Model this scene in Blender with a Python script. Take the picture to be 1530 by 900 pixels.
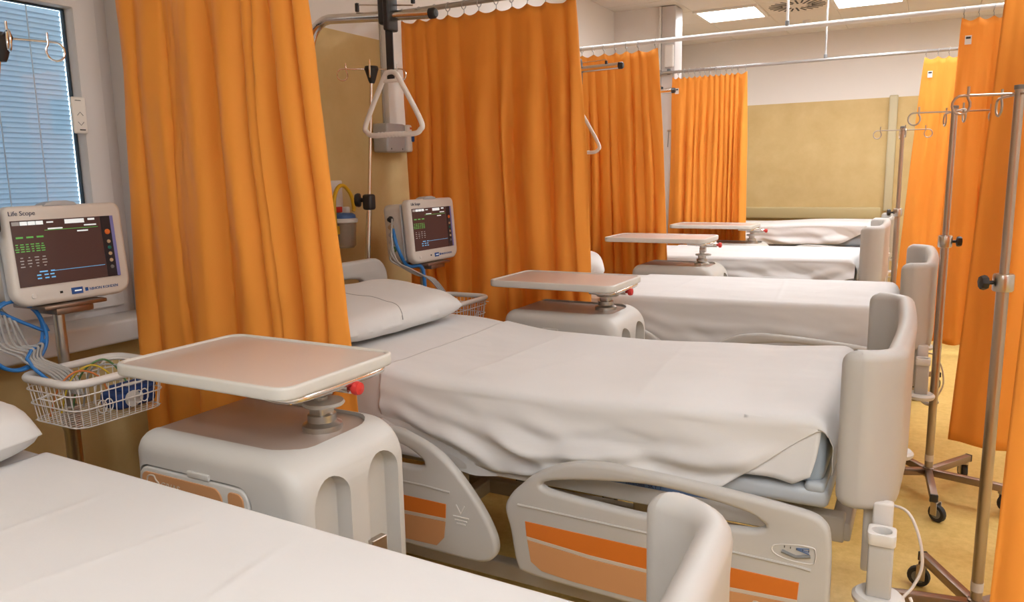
import bpy, bmesh, math, random
from math import sin, cos, pi, radians as R, sqrt, hypot, floor
from mathutils import Vector, Matrix, Euler, noise
random.seed(7)

# ------------------------------------------------------------------ clear
for o in list(bpy.data.objects): bpy.data.objects.remove(o)
S = bpy.context.scene
C = S.collection

# ------------------------------------------------------------------ camera
F_PX = 1139.5
PITCH, YAW, ROLL = R(9.377), R(28.583), R(-1.115)
fw = Vector((-sin(YAW), cos(YAW), 0)); rt = Vector((cos(YAW), sin(YAW), 0)); up = Vector((0, 0, 1))
Fv = fw*cos(PITCH) - up*sin(PITCH); Uv = fw*sin(PITCH) + up*cos(PITCH)
Rv = rt*cos(ROLL) + Uv*sin(ROLL); U2 = -rt*sin(ROLL) + Uv*cos(ROLL)
cd = bpy.data.cameras.new('camera'); cam = bpy.data.objects.new('camera', cd); C.objects.link(cam)
cd.sensor_fit = 'HORIZONTAL'; cd.sensor_width = 36; cd.lens = 36*F_PX/1530
cd.clip_start = .02; cd.clip_end = 100
M = Matrix((Rv, U2, -Fv)).transposed().to_4x4(); M.translation = (0, 0, 1.5)
cam.matrix_world = M
S.camera = cam

# ------------------------------------------------------------------ world and exposure
S.view_settings.view_transform = 'Standard'; S.view_settings.look = 'None'
S.view_settings.gamma = 1; S.view_settings.use_curve_mapping = False
S.view_settings.exposure = 0.12
W = bpy.data.worlds.new('sky'); S.world = W; W.use_nodes = True
bg = W.node_tree.nodes['Background']; bg.inputs[0].default_value = (.62, .79, .92, 1); bg.inputs[1].default_value = 3.4
PANEL_STRENGTH = 17.5

# ------------------------------------------------------------------ materials
def lin(c):
    def f(u):
        u /= 255.
        return u/12.92 if u <= .04045 else ((u+.055)/1.055)**2.4
    return (f(c[0]), f(c[1]), f(c[2]), 1)
MATS = {}
def mat(name, rgb, rough=.5, metal=0, spec=.5, vary=0, vscale=8, bump=0, bscale=200, sheen=0, transl=0, emit=0, coat=0, alpha=1, trans=0, stretch=None, subs=0):
    m = bpy.data.materials.new(name); m.use_nodes = True
    nt = m.node_tree; b = nt.nodes['Principled BSDF']; L = nt.links.new
    col = lin(rgb)
    b.inputs['Base Color'].default_value = col
    b.inputs['Roughness'].default_value = rough; b.inputs['Metallic'].default_value = metal
    b.inputs['Specular IOR Level'].default_value = spec
    b.inputs['Sheen Weight'].default_value = sheen
    b.inputs['Coat Weight'].default_value = coat
    b.inputs['Alpha'].default_value = alpha
    b.inputs['Transmission Weight'].default_value = trans
    if subs: b.inputs['Subsurface Weight'].default_value = subs; b.inputs['Subsurface Radius'].default_value = (.01, .01, .01)
    if emit:
        b.inputs['Emission Color'].default_value = col; b.inputs['Emission Strength'].default_value = emit
    if vary or bump:
        tc = nt.nodes.new('ShaderNodeTexCoord'); vec = tc.outputs['Object']
        if stretch:
            mp = nt.nodes.new('ShaderNodeMapping'); mp.inputs['Scale'].default_value = stretch; L(vec, mp.inputs[0]); vec = mp.outputs[0]
    if vary:
        n = nt.nodes.new('ShaderNodeTexNoise'); n.inputs['Scale'].default_value = vscale; n.inputs['Detail'].default_value = 5
        L(vec, n.inputs['Vector'])
        r = nt.nodes.new('ShaderNodeMapRange'); r.inputs[1].default_value = .3; r.inputs[2].default_value = .7
        r.inputs[3].default_value = 1-vary; r.inputs[4].default_value = 1+vary; L(n.outputs[0], r.inputs[0])
        mx = nt.nodes.new('ShaderNodeMix'); mx.data_type = 'RGBA'; mx.blend_type = 'MULTIPLY'; mx.inputs[0].default_value = 1
        mx.inputs[6].default_value = col; L(r.outputs[0], mx.inputs[7]); L(mx.outputs[2], b.inputs['Base Color'])
    if bump:
        n2 = nt.nodes.new('ShaderNodeTexNoise'); n2.inputs['Scale'].default_value = bscale; n2.inputs['Detail'].default_value = 4
        L(vec, n2.inputs['Vector'])
        bp = nt.nodes.new('ShaderNodeBump'); bp.inputs['Strength'].default_value = bump; bp.inputs['Distance'].default_value = .01
        L(n2.outputs[0], bp.inputs['Height']); L(bp.outputs[0], b.inputs['Normal'])
    if transl:
        t = nt.nodes.new('ShaderNodeBsdfTranslucent'); t.inputs[0].default_value = col
        ms = nt.nodes.new('ShaderNodeMixShader'); ms.inputs[0].default_value = transl
        out = nt.nodes['Material Output']
        L(b.outputs[0], ms.inputs[1]); L(t.outputs[0], ms.inputs[2]); L(ms.outputs[0], out.inputs[0])
    MATS[name] = m
    return m

mat('sheet', (214, 211, 209), .85, vary=.015, vscale=3, bump=.05, bscale=30, sheen=.1)
mat('pillowcase', (210, 207, 204), .85, vary=.015, vscale=3, bump=.06, bscale=30, sheen=.1)
mat('seam', (150, 148, 146), .9)
mat('curtain', (249, 170, 76), .45, spec=.35, transl=.26, bump=.04, bscale=90, stretch=(1, 1, .3))
MATS['curtain'].node_tree.nodes['Principled BSDF'].inputs['Specular Tint'].default_value = (1, .62, .25, 1)
mat('hem_thread', (205, 108, 20), .7)
mat('bed_plastic', (184, 180, 175), .42, vary=.01, vscale=5)
mat('bed_plastic_white', (212, 207, 202), .4)
mat('platform', (184, 188, 192), .5)
mat('frame_paint', (176, 166, 154), .5)
mat('frame_dark', (70, 68, 66), .6)
mat('mattress_blue', (168, 180, 192), .75)
mat('orange_deep', (206, 112, 38), .38)
mat('orange_pale', (196, 142, 96), .4)
mat('stripe', (196, 182, 166), .45)
mat('label_blue', (92, 118, 160), .5)
mat('label_ink', (52, 58, 84), .6)
mat('ink', (38, 36, 36), .6)
mat('cab_plastic', (196, 192, 186), .42)
mat('cab_top', (158, 140, 128), .35, vary=.02)
mat('tray_rim', (208, 204, 196), .38)
mat('tray_top', (206, 188, 176), .32, coat=.2)
mat('chrome', (228, 224, 220), .18, metal=1)
mat('steel', (182, 170, 158), .36, metal=1, bump=.02, bscale=60, stretch=(6, 6, .2))
mat('steel_brown', (156, 138, 126), .4, metal=1)
mat('collar_metal', (196, 192, 186), .3, metal=1)
mat('black_plastic', (34, 33, 34), .45)
mat('rubber', (48, 46, 46), .7)
mat('grey_plastic', (120, 120, 120), .5)
mat('red_knob', (205, 50, 44), .35)
mat('yellow_tag', (214, 160, 50), .5)
mat('white_plastic', (226, 220, 214), .4)
mat('monitor_shell', (216, 208, 200), .45)
mat('monitor_grey', (178, 178, 180), .45)
mat('screen', (64, 46, 44), .22, emit=.5)
mat('screen_side', (44, 46, 54), .3)
mat('scr_green', (80, 150, 70), .5, emit=.6)
mat('scr_white', (200, 205, 205), .5, emit=.8)
mat('scr_blue', (90, 150, 190), .5, emit=.8)
mat('scr_purple', (112, 110, 160), .4, emit=.2)
mat('key_orange', (215, 110, 50), .4)
mat('key_tan', (196, 170, 140), .4)
mat('key_green', (40, 120, 110), .4)
mat('blue_badge', (40, 84, 150), .4)
mat('cable_blue', (48, 120, 190), .45)
mat('cable_grey', (168, 164, 160), .5)
mat('cable_black', (40, 42, 46), .5)
mat('cable_yellow', (210, 180, 60), .5)
mat('cable_orange', (206, 120, 60), .5)
mat('cable_green', (90, 130, 80), .5)
mat('cuff_blue', (42, 70, 130), .7)
mat('tube_yellow', (214, 168, 30), .45)
mat('jar_blue', (60, 96, 150), .5)
mat('jar_clear', (215, 205, 195), .15, trans=.75, alpha=.75)
mat('window_white', (206, 200, 198), .4)
mat('sill_white', (214, 210, 208), .4)
mat('gasket', (60, 74, 86), .6)
mat('slat', (178, 198, 212), .5, transl=.35)
mat('cord_white', (226, 234, 238), .7, transl=.3)
mat('rod_white', (222, 220, 220), .3, metal=.0)
mat('rod_steel', (176, 172, 170), .3, metal=.6)
mat('ring', (168, 166, 166), .35, metal=.5)
mat('ceiling_tile', (224, 216, 208), .9, vary=.01, vscale=20, bump=.05, bscale=300)
mat('tbar', (206, 198, 190), .6)
mat('white_wall', (226, 220, 214), .85)
mat('trim_cream', (196, 184, 150), .55)
mat('guard', (190, 172, 126), .5)
mat('panel_frame', (228, 224, 218), .5)
mat('tag_white', (222, 216, 210), .6)
mat('panel_light', (255, 255, 255), .5, emit=PANEL_STRENGTH)
MATS['panel_light'].node_tree.nodes['Principled BSDF'].inputs['Emission Color'].default_value = (.95, 1.0, 1.055, 1)

def glass():
    m = bpy.data.materials.new('glass'); m.use_nodes = True; nt = m.node_tree
    for n in list(nt.nodes):
        if n.type != 'OUTPUT_MATERIAL': nt.nodes.remove(n)
    t = nt.nodes.new('ShaderNodeBsdfTransparent'); g = nt.nodes.new('ShaderNodeBsdfGlossy'); g.inputs['Roughness'].default_value = .02
    fr = nt.nodes.new('ShaderNodeFresnel'); fr.inputs[0].default_value = 1.45
    ms = nt.nodes.new('ShaderNodeMixShader'); L = nt.links.new
    L(fr.outputs[0], ms.inputs[0]); L(t.outputs[0], ms.inputs[1]); L(g.outputs[0], ms.inputs[2]); L(ms.outputs[0], nt.nodes['Material Output'].inputs[0])
    MATS['glass'] = m
glass()

def painted_wall():
    # sponge-painted ochre up to the paint line at 2.25 m, white above
    m = bpy.data.materials.new('painted_wall'); m.use_nodes = True; nt = m.node_tree; L = nt.links.new
    b = nt.nodes['Principled BSDF']; b.inputs['Roughness'].default_value = .7
    g = nt.nodes.new('ShaderNodeNewGeometry'); sx = nt.nodes.new('ShaderNodeSeparateXYZ'); L(g.outputs['Position'], sx.inputs[0])
    gt = nt.nodes.new('ShaderNodeMath'); gt.operation = 'GREATER_THAN'; gt.inputs[1].default_value = 2.25; L(sx.outputs[2], gt.inputs[0])
    n = nt.nodes.new('ShaderNodeTexNoise'); n.inputs['Scale'].default_value = 3.2; n.inputs['Detail'].default_value = 7; n.inputs['Roughness'].default_value = .65
    L(g.outputs['Position'], n.inputs['Vector'])
    r = nt.nodes.new('ShaderNodeValToRGB'); r.color_ramp.elements[0].position = .32; r.color_ramp.elements[1].position = .68
    r.color_ramp.elements[0].color = lin((200, 172, 116)); r.color_ramp.elements[1].color = lin((212, 186, 132)); L(n.outputs[0], r.inputs[0])
    mx = nt.nodes.new('ShaderNodeMix'); mx.data_type = 'RGBA'; L(gt.outputs[0], mx.inputs[0]); L(r.outputs[0], mx.inputs[6]); mx.inputs[7].default_value = lin((228, 222, 216))
    L(mx.outputs[2], b.inputs['Base Color'])
    MATS['painted_wall'] = m
painted_wall()

def lino():
    m = bpy.data.materials.new('lino'); m.use_nodes = True; nt = m.node_tree; L = nt.links.new
    b = nt.nodes['Principled BSDF']; b.inputs['Roughness'].default_value = .38
    tc = nt.nodes.new('ShaderNodeTexCoord')
    n = nt.nodes.new('ShaderNodeTexNoise'); n.inputs['Scale'].default_value = 26; n.inputs['Detail'].default_value = 8; n.inputs['Roughness'].default_value = .75
    n2 = nt.nodes.new('ShaderNodeTexNoise'); n2.inputs['Scale'].default_value = 2.5; n2.inputs['Detail'].default_value = 3
    L(tc.outputs['Object'], n.inputs['Vector']); L(tc.outputs['Object'], n2.inputs['Vector'])
    ad = nt.nodes.new('ShaderNodeMath'); ad.operation = 'MULTIPLY_ADD'; ad.inputs[1].default_value = .35; L(n2.outputs[0], ad.inputs[0]); L(n.outputs[0], ad.inputs[2])
    r = nt.nodes.new('ShaderNodeValToRGB'); r.color_ramp.elements[0].position = .45; r.color_ramp.elements[1].position = .9
    r.color_ramp.elements[0].color = lin((202, 166, 88)); r.color_ramp.elements[1].color = lin((230, 198, 124)); L(ad.outputs[0], r.inputs[0])
    L(r.outputs[0], b.inputs['Base Color'])
    MATS['lino'] = m
lino()

# ------------------------------------------------------------------ helpers
def finish(me, m, smooth=True, ang=38):
    if m: me.materials.append(MATS[m])
    if smooth:
        me.polygons.foreach_set('use_smooth', [True]*len(me.polygons))
        me.set_sharp_from_angle(angle=R(ang))
    me.update()
def link(name, me, parent=None, loc=(0, 0, 0), rot=(0, 0, 0)):
    o = bpy.data.objects.new(name, me); C.objects.link(o)
    if parent: o.parent = parent
    o.location = loc; o.rotation_euler = rot
    return o
def mo(name, vs, fs, m, parent=None, smooth=True, loc=(0, 0, 0), rot=(0, 0, 0), ang=38):
    me = bpy.data.meshes.new(name); me.from_pydata([tuple(v) for v in vs], [], fs); finish(me, m, smooth, ang)
    return link(name, me, parent, loc, rot)
def thing(name, label, cat, loc=(0, 0, 0), rz=0, group=None):
    o = bpy.data.objects.new(name, None); C.objects.link(o); o.empty_display_size = .1
    o.location = loc; o.rotation_euler = (0, 0, rz); o['label'] = label; o['category'] = cat
    if group: o['group'] = group
    return o
def tag(o, label, cat, group=None):
    o['label'] = label; o['category'] = cat
    if group: o['group'] = group
    return o
def struct(o): o['kind'] = 'structure'; return o
def dup(root, parent=None):
    c = root.copy(); C.objects.link(c)
    if parent: c.parent = parent
    for ch in list(root.children): dup(ch, c)
    return c

class MB:
    def __init__(s): s.v = []; s.f = []
    def add(s, vs, fs, mx=None):
        n = len(s.v)
        s.v += [(mx @ Vector(v)) if mx else Vector(v) for v in vs]; s.f += [tuple(i+n for i in f) for f in fs]
        return s
    def addme(s, me, mx=None):
        return s.add([v.co.copy() for v in me.vertices], [tuple(p.vertices) for p in me.polygons], mx)
    def box(s, c, sz, rz=0, mx=None):
        x, y, z = [q/2 for q in sz]
        vs = [(-x, -y, -z), (x, -y, -z), (x, y, -z), (-x, y, -z), (-x, -y, z), (x, -y, z), (x, y, z), (-x, y, z)]
        m = Matrix.Translation(c) @ Matrix.Rotation(rz, 4, 'Z')
        if mx: m = mx @ m
        return s.add(vs, [(3, 2, 1, 0), (4, 5, 6, 7), (0, 1, 5, 4), (1, 2, 6, 5), (2, 3, 7, 6), (3, 0, 4, 7)], m)
    def rbox(s, c, sz, r=.01, seg=3, mx=None, rz=0):
        bm = bmesh.new(); bmesh.ops.create_cube(bm, size=1)
        for v in bm.verts: v.co = Vector((v.co.x*sz[0], v.co.y*sz[1], v.co.z*sz[2]))
        bmesh.ops.bevel(bm, geom=bm.edges[:], offset=min(r, min(sz)*.49), segments=seg, profile=.5, affect='EDGES')
        bm.verts.index_update()
        m = Matrix.Translation(c) @ Matrix.Rotation(rz, 4, 'Z')
        if mx: m = mx @ m
        s.add([v.co.copy() for v in bm.verts], [tuple(v.index for v in f.verts) for f in bm.faces], m); bm.free()
        return s
    def tube(s, pts, r, n=10, closed=False, cap=True, rr=None):
        pts = [Vector(p) for p in pts]; k = len(pts)
        tans = []
        for i in range(k):
            a = pts[(i-1) % k] if (closed or i > 0) else pts[0]; b = pts[(i+1) % k] if (closed or i < k-1) else pts[-1]
            t = b-a; tans.append(t.normalized() if t.length > 1e-9 else Vector((0, 0, 1)))
        ref = Vector((0, 0, 1)) if abs(tans[0].z) < .9 else Vector((1, 0, 0))
        nrm = tans[0].cross(ref).normalized(); base = len(s.v)
        for i in range(k):
            if i:
                ax = tans[i-1].cross(tans[i])
                if ax.length > 1e-8: nrm = Matrix.Rotation(tans[i-1].angle(tans[i]), 3, ax.normalized()) @ nrm
                nrm = (nrm - tans[i]*nrm.dot(tans[i])).normalized()
            bn = tans[i].cross(nrm); q = rr[i] if rr else r
            for j in range(n):
                a = 2*pi*j/n; s.v.append(pts[i] + nrm*(q*cos(a)) + bn*(q*sin(a)))
        for i in range(k if closed else k-1):
            for j in range(n):
                a = base+i*n+j; b = base+i*n+(j+1) % n; i2 = (i+1) % k
                s.f.append((a, b, base+i2*n+(j+1) % n, base+i2*n+j))
        if cap and not closed:
            s.f.append(tuple(base+j for j in reversed(range(n)))); s.f.append(tuple(base+(k-1)*n+j for j in range(n)))
        return s
    def lathe(s, prof, n=20, mx=None):
        vs = []; fs = []
        for (r, z) in prof:
            for j in range(n): vs.append((r*cos(2*pi*j/n), r*sin(2*pi*j/n), z))
        for i in range(len(prof)-1):
            for j in range(n): fs.append((i*n+j, i*n+(j+1) % n, (i+1)*n+(j+1) % n, (i+1)*n+j))
        if prof[0][0] > 1e-6: fs.append(tuple(reversed(range(n))))
        if prof[-1][0] > 1e-6: fs.append(tuple((len(prof)-1)*n+j for j in range(n)))
        return s.add(vs, fs, mx)
    def build(s, name, m, parent=None, loc=(0, 0, 0), rot=(0, 0, 0), smooth=True, ang=38):
        return mo(name, s.v, s.f, m, parent, smooth, loc, rot, ang)
def T(x, y, z): return Matrix.Translation((x, y, z))
def RX(a): return Matrix.Rotation(R(a), 4, 'X')
def RY(a): return Matrix.Rotation(R(a), 4, 'Y')
def RZ(a): return Matrix.Rotation(R(a), 4, 'Z')

def eval_mesh(ob):
    dg = bpy.context.evaluated_depsgraph_get()
    return bpy.data.meshes.new_from_object(ob.evaluated_get(dg))
def plate(outline, holes=(), t=.03, bevel=.008, seg=3):
    """filled 2D outline with holes, thickness t, rounded edges; lies in XY, centred on z=0"""
    cu = bpy.data.curves.new('tmp', 'CURVE'); cu.dimensions = '2D'; cu.fill_mode = 'BOTH'
    cu.extrude = t/2-bevel; cu.bevel_depth = bevel; cu.bevel_resolution = seg-1; cu.offset = -bevel
    for pl in [outline]+list(holes):
        sp = cu.splines.new('POLY'); sp.points.add(len(pl)-1); sp.use_cyclic_u = True
        for p, q in zip(sp.points, pl): p.co = (q[0], q[1], 0, 1)
    o = bpy.data.objects.new('tmp', cu); C.objects.link(o); bpy.context.view_layer.update()
    me = eval_mesh(o); bpy.data.objects.remove(o); bpy.data.curves.remove(cu)
    bm = bmesh.new(); bm.from_mesh(me); bmesh.ops.remove_doubles(bm, verts=bm.verts[:], dist=1e-5); bm.to_mesh(me); bm.free()
    return me
def text(body, size, extrude=.0006, align='LEFT'):
    cu = bpy.data.curves.new('tmp', 'FONT'); cu.body = body; cu.size = size; cu.extrude = extrude; cu.align_x = align; cu.resolution_u = 3
    o = bpy.data.objects.new('tmp', cu); C.objects.link(o); bpy.context.view_layer.update()
    me = eval_mesh(o); bpy.data.objects.remove(o); bpy.data.curves.remove(cu)
    return me
def crom(pts, k=6, closed=True):
    """Catmull-Rom smoothing of a 2D/3D polyline"""
    pts = [Vector(p) for p in pts]; n = len(pts); out = []
    rng = range(n) if closed else range(n-1)
    for i in rng:
        if closed: p0, p1, p2, p3 = pts[i-1], pts[i], pts[(i+1) % n], pts[(i+2) % n]
        else: p0, p1, p2, p3 = pts[max(i-1, 0)], pts[i], pts[i+1], pts[min(i+2, n-1)]
        for j in range(k):
            t = j/k
            out.append(.5*((2*p1)+(p2-p0)*t+(2*p0-5*p1+4*p2-p3)*t*t+(3*p1-p0-3*p2+p3)*t**3))
    if not closed: out.append(pts[-1])
    return out
def rrect(w, h, r, cx=0, cy=0, n=6):
    rs = r if isinstance(r, (tuple, list)) else (r,)*4      # bl, br, tr, tl
    out = []
    for (sx, sy, a0, q) in ((-1, -1, 180, rs[0]), (1, -1, 270, rs[1]), (1, 1, 0, rs[2]), (-1, 1, 90, rs[3])):
        for i in range(n+1):
            a = R(a0+90*i/n); out.append((cx+sx*(w/2-q)+q*cos(a), cy+sy*(h/2-q)+q*sin(a)))
    return out
XZ = Matrix(((1, 0, 0, 0), (0, 0, -1, 0), (0, 1, 0, 0), (0, 0, 0, 1)))      # plate XY -> world XZ, its front facing -Y
YZ = Matrix(((0, 0, 1, 0), (1, 0, 0, 0), (0, 1, 0, 0), (0, 0, 0, 1)))       # plate XY -> world YZ, its front facing +X
def mplate(name, outline, holes, t, bevel, m, parent, mx, seg=3):
    me = plate(outline, holes, t, bevel, seg); b = MB().addme(me, mx); bpy.data.meshes.remove(me)
    return b.build(name, m, parent)
def mtext(name, body, size, m, parent, mx, extrude=.0006, align='LEFT'):
    me = text(body, size, extrude, align); b = MB().addme(me, mx); bpy.data.meshes.remove(me)
    return b.build(name, m, parent, smooth=False)
def fbm(x, y, z=0): return noise.noise((x, y, z))
def sst(a, b, x):
    t = max(0, min(1, (x-a)/(b-a))); return t*t*(3-2*t)
def boolean(a, cutters):
    """difference of mesh object a with cutter meshes"""
    tmp = []
    for me in cutters:
        o = bpy.data.objects.new('cut', me); C.objects.link(o); o.parent = a.parent; tmp.append(o)
        md = a.modifiers.new('b', 'BOOLEAN'); md.operation = 'DIFFERENCE'; md.object = o; md.solver = 'EXACT'
    bpy.context.view_layer.update()
    me = eval_mesh(a); a.modifiers.clear(); a.data = me
    for o in tmp: bpy.data.objects.remove(o)
    me.polygons.foreach_set('use_smooth', [True]*len(me.polygons)); me.set_sharp_from_angle(angle=R(38))
def mb_mesh(b):
    me = bpy.data.meshes.new('cutter'); me.from_pydata([tuple(v) for v in b.v], [], b.f); me.update()
    bm = bmesh.new(); bm.from_mesh(me); bmesh.ops.recalc_face_normals(bm, faces=bm.faces[:]); bm.to_mesh(me); bm.free()
    return me

# ================================================================== ROOM
XW, XR, YN, YF, ZC = -2.72, 2.5, -4.0, 9.40, 3.0
b = MB().box(((XW+XR)/2, (YN+YF)/2, -.05), (XR-XW+.4, YF-YN+.4, .1)); struct(b.build('floor', 'lino', smooth=False))
# left wall with a window opening
WY0, WY1, WZ0, WZ1 = .55, 1.93, .995, 2.30
b = MB()
def wslab(y0, y1, z0, z1): b.box((XW-.1, (y0+y1)/2, (z0+z1)/2), (.2, y1-y0, z1-z0))
wslab(YN-.2, WY0, 0, ZC+.3); wslab(WY1, YF+.2, 0, ZC+.3); wslab(WY0, WY1, 0, WZ0); wslab(WY0, WY1, WZ1, ZC+.3)
struct(b.build('wall_left', 'painted_wall', smooth=False))
struct(MB().box(((XW+XR)/2, YF+.1, (ZC+.3)/2), (XR-XW, .2, ZC+.3)).build('wall_far', 'painted_wall', smooth=False))
struct(MB().box((XR+.1, (YN+YF)/2, (ZC+.3)/2), (.2, YF-YN+.4, ZC+.3)).build('wall_right', 'white_wall', smooth=False))
struct(MB().box(((XW+XR)/2, YN-.1, (ZC+.3)/2), (XR-XW, .2, ZC+.3)).build('wall_near', 'white_wall', smooth=False))
# stub wall between the third and fourth bay, with white casing at its end
struct(MB().box((-2.49, 7.22, 1.5), (.46, .2, 3.0)).build('wall_stub', 'white_wall', smooth=False))
t = MB().rbox((-2.185, 7.215, 1.5), (.13, .23, 2.99), .01).build('trim_1', 'window_white'); struct(t)
t = MB().rbox((-2.262, 7.105, 1.5), (.02, .03, 2.99), .004).build('trim_2', 'panel_frame'); struct(t)
# white vertical casing on the left wall of the second bay
t = MB().rbox((XW+.02, 3.63, 2.38), (.04, .20, 1.22), .004).build('trim_3', 'white_wall'); struct(t)
t = MB().rbox((XW+.004, 3.522, 2.39), (.008, .010, 1.2), .003).build('trim_4', 'frame_paint'); struct(t)
t = MB().rbox((XW+.004, 2.03, 1.95), (.008, .19, 2.08), .002).build('trim_9', 'window_white'); struct(t)
# far wall: bumper rail and corner strip
t = MB().rbox((-1.55, YF-.025, 1.005), (2.2, .05, .135), .018).build('trim_5', 'guard'); struct(t)
t = MB().rbox((-.39, YF-.02, 1.65), (.085, .04, 1.24), .012).build('trim_6', 'trim_cream'); struct(t)
t = MB().rbox((-.10, YF-.02, 1.3), (.10, .04, 1.75), .006).build('trim_7', 'window_white'); struct(t)

# ceiling: slab, T-bar grid, tiles, light panels
ceil = struct(MB().box(((XW+XR)/2, (YN+YF)/2, ZC+.20), (XR-XW, YF-YN, .1)).build('ceiling', 'ceiling_tile', smooth=False))
gx = [-2.08+.6*i for i in range(-1, 8)]; gy = [7.5+.6*j for j in range(-20, 4)]
xs = [XW]+[x for x in gx if XW+.05 < x < XR-.05]+[XR]; ys = [YN]+[y for y in gy if YN+.05 < y < YF-.05]+[YF]
LIGHTS = set()
for x in (-2.08, -.88, .32, 1.52):
    for y in (7.5, 5.1, 2.7, .3, -.9, -2.1):  # rows behind the camera are unseen panels added to light camera-facing sides
        if (x > -2 and (y not in (2.7, .3) or x > -.5)) or y > 5.0: LIGHTS.add((round(x, 2), round(y, 2)))
for x in (-.88, .32): LIGHTS.add((x, 6.3))  # extra unseen pair, added to brighten the far beds and end wall
VENT = (-1.48, 7.5)
tm = {}
def tile_mesh(w, d):
    k = (round(w, 3), round(d, 3))
    if k not in tm:
        q = MB().rbox((0, 0, .01), (w-.006, d-.006, .02), .003, 1)
        me = bpy.data.meshes.new('ceiling_tile'); me.from_pydata([tuple(v) for v in q.v], [], q.f); finish(me, 'ceiling_tile', False); tm[k] = me
    return tm[k]
light_spots = []
for i in range(len(xs)-1):
    for j in range(len(ys)-1):
        w, d = xs[i+1]-xs[i], ys[j+1]-ys[j]; cx, cy = (xs[i]+xs[i+1])/2, (ys[j]+ys[j+1])/2
        if (round(xs[i], 2), round(ys[j], 2)) in LIGHTS: light_spots.append((cx, cy)); continue
        if abs(xs[i]-VENT[0]) < .01 and abs(ys[j]-VENT[1]) < .01: continue
        link('ceiling_tile', tile_mesh(w, d), ceil, (cx, cy, ZC))
b = MB()
for x in xs[1:-1]: b.box((x, (YN+YF)/2, ZC+.014), (.006, YF-YN, .02))
for y in ys[1:-1]: b.box(((XW+XR)/2, y, ZC+.014), (XR-XW, .006, .02))
b.build('ceiling_grid', 'tbar', ceil, smooth=False)

fr = plate(rrect(.594, .594, .004), [rrect(.53, .53, .004)], .03, .002, 1)
frm = MB().addme(fr, T(0, 0, .0)); bpy.data.meshes.remove(fr)
df = MB().rbox((0, 0, .012), (.53, .53, .008), .003, 1)
proto_l = None
def light_label(x, y):
    if abs(y-7.8) < .1 and abs(x+1.78) < .1: return 'lit square ceiling light panel nearest the white column'
    if abs(y-7.8) < .1 and abs(x+.58) < .1: return 'lit ceiling light panel cut by the top edge of the picture'
    return 'lit square ceiling light panel added out of the picture to light the ward'
for (x, y) in light_spots:
    if proto_l is None:
        l = thing('ceiling_light', light_label(x, y), 'ceiling light', (x, y, ZC-.004), 0, 'ceiling light panels')
        frm.build('light_frame', 'panel_frame', l); df.build('diffuser', 'panel_light', l); proto_l = l
    else:
        l = dup(proto_l); l.location = (x, y, ZC-.004); l['label'] = light_label(x, y)
# swirl diffuser vent
v = thing('ceiling_vent', 'white square swirl air vent with dark radial slots between the light panels', 'vent', (VENT[0]+.3, VENT[1]+.3, ZC))
MB().rbox((0, 0, .01), (.592, .592, .02), .003, 1).build('vent_plate', 'ceiling_tile', v)
for k in range(24):
    a = 2*pi*k/24; r0, r1 = (.09, .25) if k % 2 == 0 else (.13, .25)
    MB().box(((r0+r1)/2, 0, -.001), (r1-r0, .016, .004), mx=RZ(math.degrees(a)) @ T(.0, .02, 0)).build('slot', 'ink', v, smooth=False)
sp = thing('sprinkler', 'small round smoke detector on the ceiling beyond the vent', 'detector', (-1.2, 8.62, ZC))
MB().lathe([(.045, 0), (.045, -.015), (.03, -.035), (.0, -.038)], 16).build('detector_body', 'white_plastic', sp); MB().lathe([(.02, -.03), (.02, -.043), (0, -.044)], 12).build('detector_grille', 'grey_plastic', sp)

# ------------------------------------------------------------------ window
wx = XW-.085
win = struct(thing('window_1', 'white framed window with a light blue venetian blind', 'window', (wx, 0, 0))); del win['category']
yo0, yo1, zo0, zo1 = WY0, WY1, WZ0, WZ1
def pl_yz(name, cy, cz, w, h, hw, hh, t, m, x, parent, r=.004, hcy=0, hcz=0):
    return mplate(name, rrect(w, h, r, cy, cz), [rrect(hw, hh, r, cy+hcy, cz+hcz)] if hw else [], t, .004, m, parent, T(x, 0, 0) @ YZ, 2)
pl_yz('window_frame', (yo0+yo1)/2, (zo0+zo1)/2, yo1-yo0, zo1-zo0, yo1-yo0-.12, zo1-zo0-.14, .07, 'window_white', 0, win)
gy0, gy1, gz0, gz1 = .72, 1.782, 1.10, 2.125
pl_yz('sash', (gy0+gy1)/2, (gz0+gz1)/2, gy1-gy0+.17, gz1-gz0+.14, gy1-gy0, gz1-gz0, .06, 'window_white', .03, win)
pl_yz('gasket', (gy0+gy1)/2, (gz0+gz1)/2, gy1-gy0+.012, gz1-gz0+.012, gy1-gy0-.012, gz1-gz0-.012, .02, 'gasket', .0, win, .002)
for k, gxo in enumerate((.008, -.045)):
    MB().box((gxo, (gy0+gy1)/2, (gz0+gz1)/2), (.004, gy1-gy0, gz1-gz0)).build('pane', 'glass', win, smooth=False)
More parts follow.
